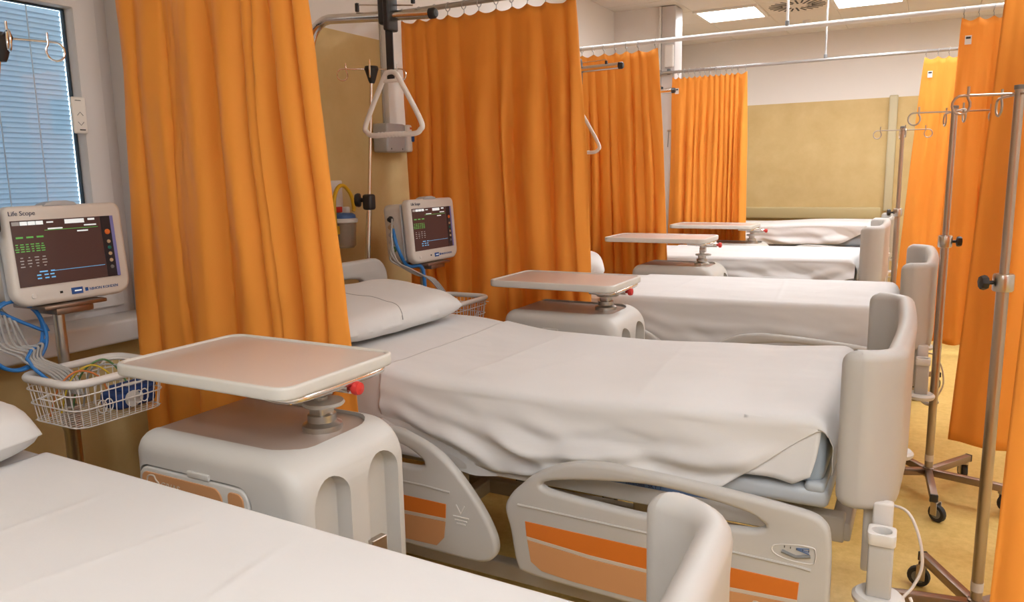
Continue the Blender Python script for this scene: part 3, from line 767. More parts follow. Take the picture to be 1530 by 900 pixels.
# ================================================================== BEDSIDE CABINETS WITH OVERBED TRAYS
def make_cabinet(lab, X, Y, h, tray_dx=0, tray_z=None, tray_w=.66, rot=0):
    root = thing('bedside_cabinet', lab, 'bedside cabinet', (X, Y, 0), rot, 'bedside cabinets with overbed trays')
    w, d = .57, .40
    tz = tray_z if tray_z else h+.165
    body_out = [(p[0], p[1]) for p in rrect(w, h-.10, (.03, .03, .105, .06), 0, (h+.10)/2, 10)]
    me = plate(body_out, [], d, .045, 5); body = MB().addme(me, XZ).build('cabinet_body', 'cab_plastic', root); fixn(body)
    # recesses: top well, two arched niches in the right end, front drawer field
    cut = []
    me = plate(rrect(.52, .315, (.01, .08, .08, .01), -.045, .008), [], .04, .004, 2); cut.append(mb_mesh(MB().addme(me, T(0, 0, h+.006))))
    for yy in (-.095, .09):
        me = plate([(-.061, .22), (.061, .22)]+[(.061*cos(pi*i/12), h-.125+.061*sin(pi*i/12)) for i in range(13)], [], .16, .004, 2)
        cut.append(mb_mesh(MB().addme(me, T(w/2+.035, yy, 0) @ YZ)))
    me = plate(rrect(.40, h-.36, .045, -.065, (h-.08+.28)/2), [], .04, .004, 2); cut.append(mb_mesh(MB().addme(me, T(0, -d/2, 0) @ XZ)))
    boolean(body, cut)
    mplate('top_panel', rrect(.472, .311, (.006, .078, .078, .006), -.023, .008), [], .012, .002, 'cab_top', root, T(0, 0, h-.0155))
    # drawer and door fronts
    zt = h-.085
    for (z0, z1, nm) in ((zt-.155, zt, 'drawer'), (.30, zt-.165, 'door')):
        f = mplate(nm, rrect(.385, z1-z0, .035, -.065, (z0+z1)/2), [], .024, .006, 'cab_plastic', root, T(0, -d/2+.010, 0) @ XZ)
        mplate('orange_panel', rrect(.285, z1-z0-.024, (.02, .03, .03, .02), -.10, (z0+z1)/2), [], .004, .001, 'orange_pale', f, T(0, -d/2-.003, 0) @ XZ, 1)
        mplate('orange_panel', rrect(.05, z1-z0-.024, (.012, .02, .02, .012), .088, (z0+z1)/2), [], .004, .001, 'orange_pale', f, T(0, -d/2-.003, 0) @ XZ, 1)
        if nm == 'drawer':
            z = z1-.036
            MB().tube([Vector((x, -d/2-.0055, zz)) for x, zz in crom([(-.215, z+.015), (-.195, z+.018), (-.188, z+.008), (-.178, z), (-.186, z-.008), (-.195, z-.016), (-.215, z-.014), (-.222, z)], 3)], .0022, 6, closed=True).build('logo_mark', 'stripe', f)
            mtext('logo_text', 'GIVAS', .026, 'stripe', f, T(-.172, -d/2-.0052, z-.012) @ XZ)
            MB().rbox((-.035, -d/2-.0005, z1+.008), (.075, .010, .016), .003).build('drawer_latch', 'cab_plastic', f)
    # plinth and casters
    MB().rbox((0, 0, .125), (w-.06, d-.06, .05), .01).build('plinth', 'frame_dark', root)
    for sx in (-1, 1):
        for sy in (-1, 1): caster(root, sx*(w/2-.06), sy*(d/2-.07), .036, 'caster', .10)
    # bracket in the right end
    me = plate([(0, 0), (.055, .028), (.055, .06), (0, .055)], [], .02, .002, 1)
    MB().addme(me, T(w/2+.005, .075, .555) @ RZ(-90) @ RX(90)).build('end_bracket', 'steel', root)
    # post
    px, py = w/2-.15, .045
    p = MB().lathe([(.052, h-.02), (.05, h+.004), (.036, h+.012), (.036, h+.03), (.017, h+.034), (.017, tz-.045), (0, tz-.045)], 24, T(px, py, 0)).build('tray_post', 'collar_metal', root)
    MB().lathe([(.02, h+.052), (.05, h+.054), (.053, h+.058), (.05, h+.064), (.02, h+.066)], 24, T(px+.008, py, 0)).build('post_disc', 'cab_plastic', p)
    MB().rbox((px, py, h+.045), (.045, .05, .04), .008).build('post_block', 'collar_metal', p)
    MB().rbox((px+.005, py, h+.092), (.04, .04, .03), .004).build('post_block', 'collar_metal', p)
    # tray
    W2 = tray_w; D2 = .41; tx = w/2-.005-W2/2+tray_dx; ty = .015
    tr = mplate('tray', rrect(W2, D2, .045, tx, ty), [rrect(W2-.030, D2-.030, .032, tx, ty)], .032, .007, 'tray_rim', root, T(0, 0, tz-.016), 4)
    mplate('tray_panel', rrect(W2-.03, D2-.03, .03, tx, ty), [], .014, .002, 'tray_top', tr, T(0, 0, tz-.0115))
    xr = tx+W2/2
    pts = crom([(xr-.12, ty-.165, tz-.036), (xr-.05, ty-.17, tz-.038), (xr-.012, ty-.14, tz-.038), (xr-.006, ty, tz-.038), (xr-.012, ty+.14, tz-.038), (xr-.05, ty+.17, tz-.038), (xr-.12, ty+.165, tz-.036)], 6, False)
    MB().tube(pts, .009, 10).build('tray_rail', 'chrome', tr)
    MB().box((xr-.03, ty-.15, tz-.037), (.018, .03, .021)).build('rail_tag', 'yellow_tag', tr, smooth=False)
    MB().rbox((px+.02, py, tz-.05), (.12, .05, .03), .006).build('tray_carriage', 'chrome', tr)
    k = MB().tube([(px+.02, py, tz-.056), (px+.10, py, tz-.056)], .016, 14).build('clamp_sleeve', 'chrome', tr)
    MB().lathe([(.008, 0), (.008, .012), (.016, .016), (.018, .024), (.015, .034), (0, .038)], 16, T(px+.095, py, tz-.056) @ RY(90)).build('clamp_knob', 'red_knob', tr)
    return root
make_cabinet('grey bedside cabinet with wide tray in the left foreground', -1.452, 1.355, .885, -.03, 1.05, .60)
make_cabinet('grey bedside cabinet with raised tray just behind the second bed', -1.425, 3.235, .885, -.025, 1.02, .62)
make_cabinet('grey bedside cabinet behind the third bed, tray in front of the third curtain', -1.46, 5.09, .885, -.07, 1.068, .70)
make_cabinet('smallest farthest bedside cabinet behind the fourth bed, tray just visible', -1.47, 6.80, .885, -.10, 1.04, .72)

# ================================================================== CURTAINS AND RODS
def make_rod(y, x0, x1, z, r, m, lab, hang):
    root = thing('curtain_rod', lab, 'curtain rod', (0, y, z), 0, 'curtain rods across the ward')
    MB().tube([(x0, 0, 0), (x1, 0, 0)], r, 14).build('rail', m, root)
    for hx in hang:
        hh = MB().tube([(hx, 0, r), (hx, 0, ZC-z-.001)], .008, 10).build('hanger', m, root)
        MB().lathe([(.014, 0), (.014, .03), (.009, .035)], 12, T(hx, 0, r-.004)).build('hanger_collar', 'grey_plastic', hh)
    for xe in (x0, x1):
        MB().lathe([(.03, -.006), (.03, .006)], 16, T(xe, 0, 0) @ RY(90)).build('wall_flange', m, root)
    return root
RODS = [1.76, 3.61, 5.355, 7.05]
make_rod(RODS[0], XW+.006, 1.3, 2.40, .014, 'rod_white', 'white curtain rod above the nearest bay, out of the picture', [-.9])
make_rod(RODS[1], XW+.05, 1.3, 2.40, .014, 'rod_steel', 'steel curtain rod behind the trapeze arm of the second bed', [-.9])
make_rod(RODS[2], XW+.006, 1.3, 2.40, .016, 'rod_white', 'bright white curtain rod crossing the whole upper right', [-.865])
make_rod(RODS[3], -2.24, 1.3, 2.40, .013, 'rod_steel', 'thin steel curtain rod in front of the end wall', [-.825])

def make_curtain(lab, y, xt0, xt1, xb0, xb1, zt, zb, folds, seed, amp=.045, nring=10, tagx=None, sag=.02, widths=None):
    """gathered panel: top edge xt0..xt1, bottom edge xb0..xb1"""
    root = thing('curtain', lab, 'curtain', (0, y, 0), 0, 'orange cubicle curtains')
    nu = folds*14; nv = 46; vs = []; fs = []
    rnd = random.Random(seed)
    ph = [rnd.choice((.45, .7, 1.0, 1.5, 2.0)) for _ in range(folds+2)]; am = [rnd.uniform(.3, 1.3) for _ in range(folds+2)]
    if widths: folds = len(widths); ph = list(widths)+[1, 1]; nu = folds*18; am = [rnd.uniform(.5, 1.3) for _ in range(folds+2)]
    cum = [0]
    for p in ph: cum.append(cum[-1]+p)
    tot = cum[folds]
    def wave(u):
        q = u*tot; k = 0
        while k < folds-1 and q > cum[k+1]: k += 1
        t = (q-cum[k])/ph[k]
        a0, a1 = am[k], am[k+1]
        a = a0+(a1-a0)*t
        return a*(.75*(.75-1.5*abs(sin(pi*t))**.75)+.30*sin(2*pi*t))*min(1.3, .55+.5*ph[k]), k, t
    rings_u = [(i+.35)/nring for i in range(nring)]
    rings_u[0] = .015; rings_u[-1] = .985
    def sagz(u):
        for a, c in zip(rings_u, rings_u[1:]):
            if a <= u <= c:
                t = (u-a)/(c-a); return -sag*4*t*(1-t)*min(1, (c-a)*nring)
        return 0
    for i in range(nu+1):
        u = i/nu; w, k, t = wave(u)
        for j in range(nv+1):
            v = j/nv; s = v**.8
            x = (xt0+(xt1-xt0)*u)*(1-s)+(xb0+(xb1-xb0)*u)*s
            f = .30+.70*sst(0, .35, v)
            drift = .22*fbm(u*6+seed, v*1.3, seed)
            w2, _, _ = wave(min(1, max(0, u+.05*fbm(u*4, v*1.6, seed+3)*sst(0, .5, v))))
            w2 *= .75+.6*fbm(u*3+2, v*1.8, seed+6); w2 += .16*sin(w2*2.6+u*40)*sst(.03, .25, v)
            yy = amp*f*w2+.4*amp*fbm(u*folds*.8, v*2.2+seed, 1.7)*sst(.05, .5, v)+.004*fbm(u*30, v*12, seed)
            # small cross puckers
            yy += .0035*fbm(u*folds*2, v*22, seed+8)
            x += .35*amp*f*cos(2*pi*t)*.5*am[k]+.006*drift
            z = zt+(zb-zt)*v+sagz(u)*(1-v)**6+(.012*fbm(u*4, seed, 0) if j == nv else 0)
            vs.append((x, yy, z))
    for i in range(nu):
        for j in range(nv):
            a = i*(nv+1)+j; fs.append((a, a+1, a+nv+2, a+nv+1))
    o = mo('curtain_fabric', vs, fs, 'curtain', root, ang=85)
    md = o.modifiers.new('thick', 'SOLIDIFY'); md.thickness = .0016; md.offset = 0
    # rings with hooks
    for ru in rings_u:
        i = round(ru*nu); p = vs[i*(nv+1)]
        rr = .022; zc = 2.40-.006
        q = MB().tube([(p[0]+.004*sin(a), rr*cos(a), zc+rr*sin(a)) for a in [2*pi*n_/16 for n_ in range(16)]], .0028, 6, closed=True)
        g = q.build('curtain_ring', 'ring', root)
        if p[2] < zc-rr-.004:
            MB().tube([(p[0], 0, zc-rr), (p[0], p[1]*.5, (zc-rr+p[2])/2+.004), (p[0], p[1], p[2]-.006)], .0022, 6).build('ring_hook', 'ring', g)
    if tagx is not None:
        i = int(tagx*nu); p = vs[i*(nv+1)+2]
        q = MB().box((p[0], p[1]-.012, p[2]-.03), (.034, .002, .05)).build('care_label', 'tag_white', root, smooth=False)
        MB().box((p[0], p[1]-.0135, p[2]-.018), (.024, .001, .012)).build('label_print', 'ink', q, smooth=False)
    return root
ZT = 2.355
make_curtain('large orange curtain hanging behind the foreground tray', RODS[0], -2.47, -1.66, -2.56, -1.50, ZT, .28, 6, 11, .060, 9, widths=(.7, 1.2, 1.6, 1.4, .45, .35, .9, .5))
make_curtain('wide orange curtain hanging behind the trapeze handle', RODS[1], -2.64, -1.585, -2.66, -1.50, ZT, .28, 8, 23, .062, 11, widths=(.5, .7, .5, 1.0, 1.7, .6, 1.3, .9, .5))
make_curtain('orange curtain with looped hem tabs hanging beyond the trapeze of the third bed', RODS[2], -2.66, -1.725, -2.66, -1.62, ZT, .28, 8, 37, .050, 11, widths=(1.1, .8, .6, 1.2, .5, .9, .5, 1.1, .6, .5, .8))
make_curtain('farthest left orange curtain hanging beside the white column', RODS[3], -2.13, -1.46, -2.17, -1.43, ZT, .28, 9, 51, .040, 14, .09, widths=(1.4, .8, .5, .7, .6, .5, .5, .4, .5, .4, .8))
make_curtain('orange curtain at the lower right edge, nearest to the viewer', RODS[0], .20, .75, .155, .80, ZT, .28, 5, 61, .045, 8, widths=(.35, 1.4, .8, 1.0, .7))
make_curtain('broad smooth orange curtain gathered right of the middle drip stand', RODS[1], .225, .95, .125, 1.0, ZT, .345, 5, 71, .055, 9, widths=(1.6, .7, 1.2, .8, .6))
make_curtain('orange curtain with a small label gathered behind the middle drip stand', RODS[2], .105, .72, .055, .75, ZT, .42, 6, 83, .05, 9, .08, widths=(1.3, .6, .5, .9, .6, .8))
make_curtain('narrow orange curtain gathered behind the far drip stand', RODS[3], -.095, .55, -.215, .6, ZT, .30, 7, 95, .045, 9, .09, widths=(1.2, .6, .5, .6, .9, .5, .8))

# ================================================================== DRIP STANDS
def hook_pts(o, dx, dy, L_, r):
    """arm from o along (dx,dy) ending in an upturned loop"""
    o = Vector(o); d = Vector((dx, dy, 0)); pts = [o, o+d*L_*.5, o+d*(L_-r)]
    c = o+d*(L_)+Vector((0, 0, -r*1.1))
    for i in range(13):
        a = R(100-i*27); pts.append(c+d*(r*cos(a))*1.0+Vector((0, 0, r*1.1*sin(a))))
    e = pts[-1]; pts.append(e+Vector((0, 0, r*1.4)))
    return pts
def make_stand(lab, x, y, zt, zclamp, knob_ang, legoff, hookrot, L_=.155, thick=.0172):
    root = thing('drip_stand', lab, 'drip stand', (x, y, 0), 0, 'steel drip stands in the aisle')
    MB().tube([(0, 0, .11), (0, 0, zclamp)], thick, 16).build('lower_pole', 'steel', root)
    MB().tube([(0, 0, zclamp-.02), (0, 0, zt)], thick*.76, 14).build('upper_pole', 'steel', root)
    MB().lathe([(thick*.85, 0), (thick*.85, .012), (0, .014)], 12, T(0, 0, zt)).build('pole_cap', 'grey_plastic', root)
    c = MB().lathe([(thick*1.5, -.026), (thick*1.65, -.022), (thick*1.65, .022), (thick*1.5, .026)], 18, T(0, 0, zclamp)).build('clamp_collar', 'collar_metal', root)
    m = T(0, 0, zclamp) @ RZ(knob_ang) @ T(thick*1.5, 0, 0) @ RY(90)
    MB().lathe([(.006, 0), (.006, .016), (.010, .017), (.021, .020), (.023, .028), (.020, .038), (0, .041)], 8, m).build('clamp_knob', 'black_plastic', c)
    MB().lathe([(thick*1.06, .16), (thick*1.06, .19)], 14).build('sticker', 'tag_white', root)
    hk = MB()
    for k in range(4):
        a = R(hookrot+90*k)
        MB().tube(hook_pts((0, 0, zt-.012), cos(a), sin(a), L_, .024), .0038, 7).build('bag_hook', 'steel', root)
    MB().lathe([(.024, .088), (.024, .128), (.016, .132)], 16).build('leg_hub', 'steel_brown', root)
    for k in range(5):
        a = R(legoff+72*k)
        l = MB().rbox((.165, 0, .108), (.31, .030, .032), .003, 2, mx=Matrix.Rotation(a, 4, 'Z')).build('leg', 'steel_brown', root)
        MB().rbox((.322, 0, .108), (.012, .031, .034), .003, 2, mx=Matrix.Rotation(a, 4, 'Z')).build('leg_cap', 'black_plastic', l)
        cx, cy = .295*cos(a), .295*sin(a); a2 = a+R(50)
        f = MB(); mx = T(cx, cy, 0) @ Matrix.Rotation(a2, 4, 'Z')
        f.lathe([(.016, .082), (.016, .097)], 12, T(cx, cy, 0)); f.rbox((.014, .015, .058), (.03, .004, .06), .002, 1, mx=mx); f.rbox((.014, -.015, .058), (.03, .004, .06), .002, 1, mx=mx)
        f.rbox((.008, 0, .082), (.03, .03, .006), .002, 1, mx=mx)
        fo = f.build('caster_fork', 'steel', l)
        MB().lathe([(.006, -.011), (.035, -.011), (.038, -.006), (.038, .006), (.035, .011), (.006, .011)], 18, mx @ T(.022, 0, .038) @ RX(90)).build('wheel', 'rubber', fo)
        MB().lathe([(.0, -.0122), (.022, -.0122), (.022, .0122), (0, .0122)], 14, mx @ T(.022, 0, .038) @ RX(90)).build('wheel_disc', 'grey_plastic', fo)
    return root
make_stand('nearest steel drip stand, pole running down the right edge', .212, 2.68, 1.715, 1.155, 200, 190, 15, .15)
make_stand('middle steel drip stand on five wheeled legs in the aisle', .076, 3.86, 1.745, 1.175, 10, -86, 12)
make_stand('farthest drip stand standing behind the third bed footboard', -.175, 5.72, 1.755, 1.205, 195, -60, 8, .15)

# ================================================================== TRAPEZE POLES
def make_trapeze(lab, X, Y, zarm, xend, hx, tilt=0, handle=True, low=.55):
    """lifting pole at the bed head: X,Y of the upright; arm to xend; strap at hx"""
    root = thing('trapeze_pole', lab, 'lifting pole', (X, Y, 0), 0, 'lifting poles at the bed heads')
    L_ = xend-X
    pts = [(-.02, 0, low), (-.012, 0, 1.2), (0, 0, zarm-.11)]+[(.11-.11*cos(R(a)), 0, zarm-.11+.11*sin(R(a))) for a in range(15, 91, 15)]+[(L_-.02, 0, zarm+tilt)]
    MB().tube(pts, .0195, 16).build('pole_tube', 'chrome', root)
    MB().lathe([(.0205, 0), (.0205, .02), (.015, .028), (0, .03)], 16, T(L_-.022, 0, zarm+tilt) @ RY(90)).build('end_cap', 'black_plastic', root)
    a0, a1 = .26, L_-.10
    zz = zarm+.0175; g = MB().tube([(a0, 0, zz+.022), (a1, 0, zz+.022+tilt)], .003, 8).build('stop_wire', 'chrome', root)
    for q in (a0, a1): MB().rbox((q, 0, zz+.012), (.014, .014, .034), .003).build('wire_stop', 'black_plastic', g)
    if handle:
        h0 = hx-X
        s = MB().rbox((h0, 0, zarm+.01), (.06, .06, .13), .014, 3).build('strap_clip', 'black_plastic', root)
        MB().rbox((h0+.015, -.002, zarm-.01), (.028, .068, .14), .008, 3).build('clip_cover', 'black_plastic', s)
        MB().box((h0+.004, 0, zarm-.14), (.034, .005, .24)).build('strap', 'black_plastic', root, smooth=False)
        zt = zarm-.24; hw, ht = .125, .235
        tri = crom([(-.022, zt), (-.045, zt-.03), (-hw-.012, zt-ht+.045), (-hw-.008, zt-ht+.010), (-hw+.025, zt-ht-.004), (0, zt-ht-.002), (hw-.025, zt-ht-.004), (hw+.008, zt-ht+.010), (hw+.012, zt-ht+.045), (.045, zt-.03), (.022, zt), (0, zt+.006)], 6)
        t = MB().tube([Vector((h0+.004+x, 0, z)) for x, z in tri], .0105, 12, closed=True).build('handle', 'white_plastic', root)
        MB().rbox((h0+.004, 0, zt-.028), (.075, .014, .014), .005).build('handle_bridge', 'white_plastic', t)
        for i in range(9): MB().lathe([(.0108, -.004), (.0118, 0), (.0108, .004)], 12, T(h0-.07+.018*i, 0, zt-ht-.003) @ RY(90)).build('grip_ridge', 'white_plastic', t)
    return root
make_trapeze('chrome lifting pole with a white triangular trapeze handle over the second bed', -2.335, 2.55, 2.150, -1.70, -1.925, -.033)
make_trapeze('chrome lifting pole of the third bed, half hidden behind the second curtain', -2.36, 4.35, 2.105, -1.61, -1.90, .012)
make_trapeze('chrome lifting pole of the fourth bed, only its tip beside the white column', -2.62, 6.0, 2.115, -1.79, -2.1, .012)

# ================================================================== BED HEAD DRIP POLES
def make_bedpole(lab, x, y, zt, zcl, lean, hookrot, low=.6):
    root = thing('bed_drip_pole', lab, 'drip pole', (x, y, 0), 0, 'drip poles clamped at the bed heads')
    lx, ly = lean
    def at(z): return (lx*(z-zcl), ly*(z-zcl), z)
    MB().tube([at(low), at(zcl)], .0125, 14).build('lower_pole', 'chrome', root)
    MB().tube([at(zcl-.02), at(zt-.02)], .008, 12).build('upper_pole', 'chrome', root)
    c = MB().rbox(at(zcl), (.05, .05, .075), .012).build('clamp_block', 'black_plastic', root)
    MB().lathe([(.01, 0), (.01, .02), (.032, .024), (.034, .034), (.03, .046), (0, .05)], 10, T(*at(zcl+.01)) @ RZ(205) @ T(.02, 0, 0) @ RY(90)).build('clamp_knob', 'black_plastic', c)
    t = at(zt)
    MB().lathe([(.011, -.065), (.016, -.055), (.030, -.01), (.034, 0), (.03, .012), (0, .014)], 14, T(*t)).build('hook_head', 'black_plastic', root)
    for k in range(4):
        a = R(hookrot+90*k)
        MB().tube(hook_pts((t[0], t[1], t[2]), cos(a), sin(a), .135, .024), .0032, 7).build('bag_hook', 'chrome', root)
    return root
make_bedpole('chrome drip pole with a black hook head beside the trapeze handle', -2.37, 2.93, 2.0, 1.385, (.085, .0), 35)
make_bedpole('drip pole hook head cut by the left edge in front of the window', -2.35, 1.205, 1.905, 1.40, (.1, .13), 70)

# ================================================================== MONITORS ON ROLLING STANDS
def make_monitor(lab, loc, rz, W_, H_, tilt=-4):
    root = thing('patient_monitor', lab, 'patient monitor', loc, rz, 'patient monitors')
    mx0 = RY(tilt)
    # shell: rounded front bezel and deep back
    me = plate(rrect(W_, H_, (.05, .05, .028, .028), 0, H_/2, 8), [], .05, .016, 4)
    sh = MB().addme(me, mx0 @ T(.0, 0, 0) @ YZ)
    shell = sh.build('monitor_shell', 'monitor_shell', root)
    me = plate(rrect(W_-.03, H_-.025, (.04, .04, .03, .03), 0, H_/2-.004, 6), [], .13, .02, 3)
    bk = MB().addme(me, mx0 @ T(-.085, 0, 0) @ YZ).build('back_housing', 'monitor_shell', root)
    MB().rbox((-.03, 0, H_/2), (.006, W_+.002, H_*.86), .002, 1, mx=mx0).build('side_band', 'monitor_grey', bk)
    me = plate([(-.055, 0), (.055, 0), (.045, .010), (.02, .016), (-.02, .016), (-.045, .010)], [], .055, .004, 2)
    MB().addme(me, mx0 @ T(-.005, -.01, H_-.004) @ YZ).build('alarm_lamp', 'monitor_grey', root)
    xf = .0255
    sy0, sy1, sz0, sz1 = -W_*.455, W_*.40, H_*.20, H_*.855
    def fl(name, y, z, w, h, m, parent, off=.0, t=.002): return MB().box((xf+off, y, z), (t, w, h), mx=mx0).build(name, m, parent, smooth=False)
    scr = fl('screen', (sy0+sy1)/2, (sz0+sz1)/2, sy1-sy0, sz1-sz0, 'screen', root, .001)
    sw = (sy1-sy0); kx = sy1-sw*.115
    fl('key_strip', kx+sw*.03, (sz0+sz1)/2, sw*.105, sz1-sz0, 'screen_side', scr, .002); fl('key_strip', sy1-sw*.017, (sz0+sz1)/2, sw*.034, sz1-sz0, 'scr_purple', scr, .0025)
    for i, (m_, z_) in enumerate((('key_orange', .74), ('key_tan', .58), ('key_green', .48), ('key_tan', .38), ('key_tan', .27), ('grey_plastic', .16))):
        rr = .009 if i == 0 else .006
        MB().lathe([(rr, 0), (rr*.9, .003), (0, .0035)], 14, mx0 @ T(xf+.003, kx+sw*.035, sz0+(sz1-sz0)*z_) @ RY(90)).build('key', m_, scr)
    rnd = random.Random(3); sx1 = kx-sw*.03
    def px(u): return sy0+(sx1-sy0)*u
    def pz(v): return sz0+(sz1-sz0)*v
    o = .0022
    for k in range(4): fl('tab', px(.05+.085*k), pz(.955), .021, .011, 'scr_white' if k else 'monitor_grey', scr, o)
    fl('clock_box', px(.70), pz(.95), .062, .013, 'scr_white', scr, o); fl('text_line', px(.90), pz(.965), .022, .006, 'scr_white', scr, o); fl('text_line', px(.42), pz(.955), .02, .004, 'scr_white', scr, o)
    fl('trace', px(.66), pz(.835), (sx1-sy0)*.62, .0016, 'scr_green', scr, o); fl('text_line', px(.47), pz(.855), .045, .004, 'scr_white', scr, o); fl('text_line', px(.88), pz(.875), .04, .004, 'scr_white', scr, o); fl('text_line', px(.78), pz(.79), .035, .004, 'scr_white', scr, o)
    for k in range(3): fl('reading', px(.07+.11*k), pz(.745), .020, .005, 'scr_green', scr, o)
    for r_ in range(4):
        for k in range(6): fl('text_line', px(.03+.055*k), pz(.64-.035*r_), .005+.008*rnd.random(), .003, 'scr_green', scr, o)
    for r_ in range(4):
        for k in range(4): fl('text_line', px(.06+.08*k), pz(.44-.045*r_), .004+.01*rnd.random(), .003, 'monitor_grey', scr, o)
    fl('trace', px(.67), pz(.205), (sx1-sy0)*.64, .0016, 'scr_blue', scr, o)
    for k in range(9): fl('reading', px(.2+.05*rnd.random()+.07*(k % 3)), pz(.21-.05*(k//3)), .012, .004, 'scr_blue', scr, o)
    mtext('brand_text', 'Life Scope', .019, 'label_ink', root, mx0 @ T(xf+.0005, -W_*.46, H_*.905) @ YZ, .0005)
    bd = fl('badge', -.002, H_*.10, .036, .020, 'blue_badge', root, .0005)
    MB().box((xf+.002, .0, H_*.10), (.001, .022, .004), mx=mx0 @ T(0, 0, 0)).build('badge_mark', 'scr_white', bd, smooth=False)
    mtext('maker_text', 'NIHON KOHDEN', .0125, 'blue_badge', root, mx0 @ T(xf+.0005, .038, H_*.10-.005) @ YZ, .0005)
    fl('maker_mark', .029, H_*.10, .009, .011, 'blue_badge', root, .0005)
    fl('indicator', -.052, H_*.105, .008, .007, 'ink', root, .0005)
    MB().lathe([(.008, 0), (.007, .003), (0, .0035)], 12, mx0 @ T(xf, -W_*.36, H_*.10) @ RY(90)).build('power_button', 'white_plastic', root)
    # connectors on the near side
    for i, (z_, m_) in enumerate(((.72, 'black_plastic'), (.60, 'key_tan'), (.48, 'monitor_grey'), (.36, 'monitor_grey'), (.25, 'cable_green'))):
        MB().lathe([(.016, 0), (.016, .006), (.010, .010), (.010, .02), (0, .021)], 14, mx0 @ T(-.10, -(W_-.03)/2, H_*z_) @ RX(90)).build('socket', m_, root)
    return root
def make_mstand(lab, x, y, ztop, bz, contents=False):
    root = thing('monitor_stand', lab, 'monitor stand', (x, y, 0), 0, 'rolling monitor stands')
    MB().tube([(0, 0, .12), (0, 0, ztop-.01)], .017, 16).build('post', 'collar_metal', root)
    MB().lathe([(.024, .13), (.024, bz-.22), (.028, bz-.21), (.028, bz-.14), (.02, bz-.137)], 18).build('post_clamp', 'collar_metal', root)
    pl_ = MB().rbox((.02, 0, ztop-.006), (.17, .20, .012), .003, 2).build('mount_plate', 'steel_brown', root)
    MB().rbox((.03, 0, ztop-.022), (.13, .12, .022), .004, 2).build('tilt_bracket', 'steel_brown', pl_)
    MB().lathe([(.03, .08), (.03, .14), (.02, .15)], 18).build('leg_hub', 'steel', root)
    for k in range(5):
        a = 2*pi*k/5+.3
        l = MB().rbox((.14, 0, .10), (.26, .035, .03), .006, 2, mx=Matrix.Rotation(a, 4, 'Z')).build('leg', 'bed_plastic_white', root)
        caster(l, .25*cos(a), .25*sin(a), .034, 'caster', .09)
    # wire basket in front of the post
    bx0, bx1, by0, by1 = .03, .30, -.16, .155
    cx, cy = (bx0+bx1)/2, (by0+by1)/2; zb = bz-.135
    bk = MB().tube([(p[0], p[1], bz) for p in rrect(bx1-bx0, by1-by0, .055, cx, cy, 6)], .0125, 12, closed=True).build('basket_rim', 'white_plastic', root)
    wm = MB()
    def ring(z, s, r=.0022): wm.tube([(p[0], p[1], z) for p in rrect((bx1-bx0)*s, (by1-by0)*s, .04, cx, cy, 4)], r, 6, closed=True)
    ring(bz-.035, .985); ring(bz-.08, .95); ring(zb, .90)
    top = rrect((bx1-bx0), (by1-by0), .05, cx, cy, 4); n = 48
    per = [Vector((p[0], p[1])) for p in top]; 
    lens = [(per[(i+1) % len(per)]-per[i]).length for i in range(len(per))]; tot = sum(lens)
    for k in range(n):
        d = tot*k/n; i = 0
        while d > lens[i]: d -= lens[i]; i += 1
        p = per[i].lerp(per[(i+1) % len(per)], d/lens[i]); q = Vector((cx, cy))+(p-Vector((cx, cy)))*.90
        wm.tube([(p.x, p.y, bz-.005), (q.x, q.y, zb)], .0016, 5)
    for k in range(1, 12):
        xx = cx+(bx1-bx0)*.9*(-.5+k/12); wm.tube([(xx, cy-(by1-by0)*.45, zb), (xx, cy+(by1-by0)*.45, zb)], .0016, 5)
    wm.build('wire_cage', 'white_plastic', bk)
    for (yy, sg) in ((by0-.012, -1), (by1+.012, 1)):
        MB().tube([(bx1-.10, yy, bz-.03), (bx1-.10, yy+sg*.03, bz-.035), (bx1-.03, yy+sg*.03, bz-.035), (bx1-.03, yy, bz-.03)], .0022, 6).build('side_hook', 'white_plastic', bk)
    for yy in (-.07, .05):
        for dy in (0, .02):
            MB().tube([(bx1*.955, yy+dy+.014*cos(a), bz-.085+.02*sin(a)) for a in [2*pi*i/14 for i in range(14)]], .002, 6, closed=True).build('front_loop', 'white_plastic', bk)
    return root
M1 = (-2.42, 1.415); M2 = (-2.26, 3.20)
make_mstand('rolling monitor stand with a white wire basket in front of the window', M1[0], M1[1], 1.135, .925)
make_mstand('rolling monitor stand behind the pillow of the second bed', M2[0], M2[1], 1.075, .885)
make_monitor('large patient monitor with a dark screen at the left edge before the window', (M1[0]+.06, M1[1]+.02, 1.137), 0, .375, .30)
make_monitor('smaller looking patient monitor between the second pillow and the wide curtain', (M2[0]+.06, M2[1]+.01, 1.077), 0, .40, .315)

# cables and items by the monitors
def cable(name, pts, r, m, lab, grp=None, k=8):
    o = MB().tube(crom(pts, k, False), r, 8).build(name, m); tag(o, lab, 'cable', grp); return o
mx1, my1 = M1
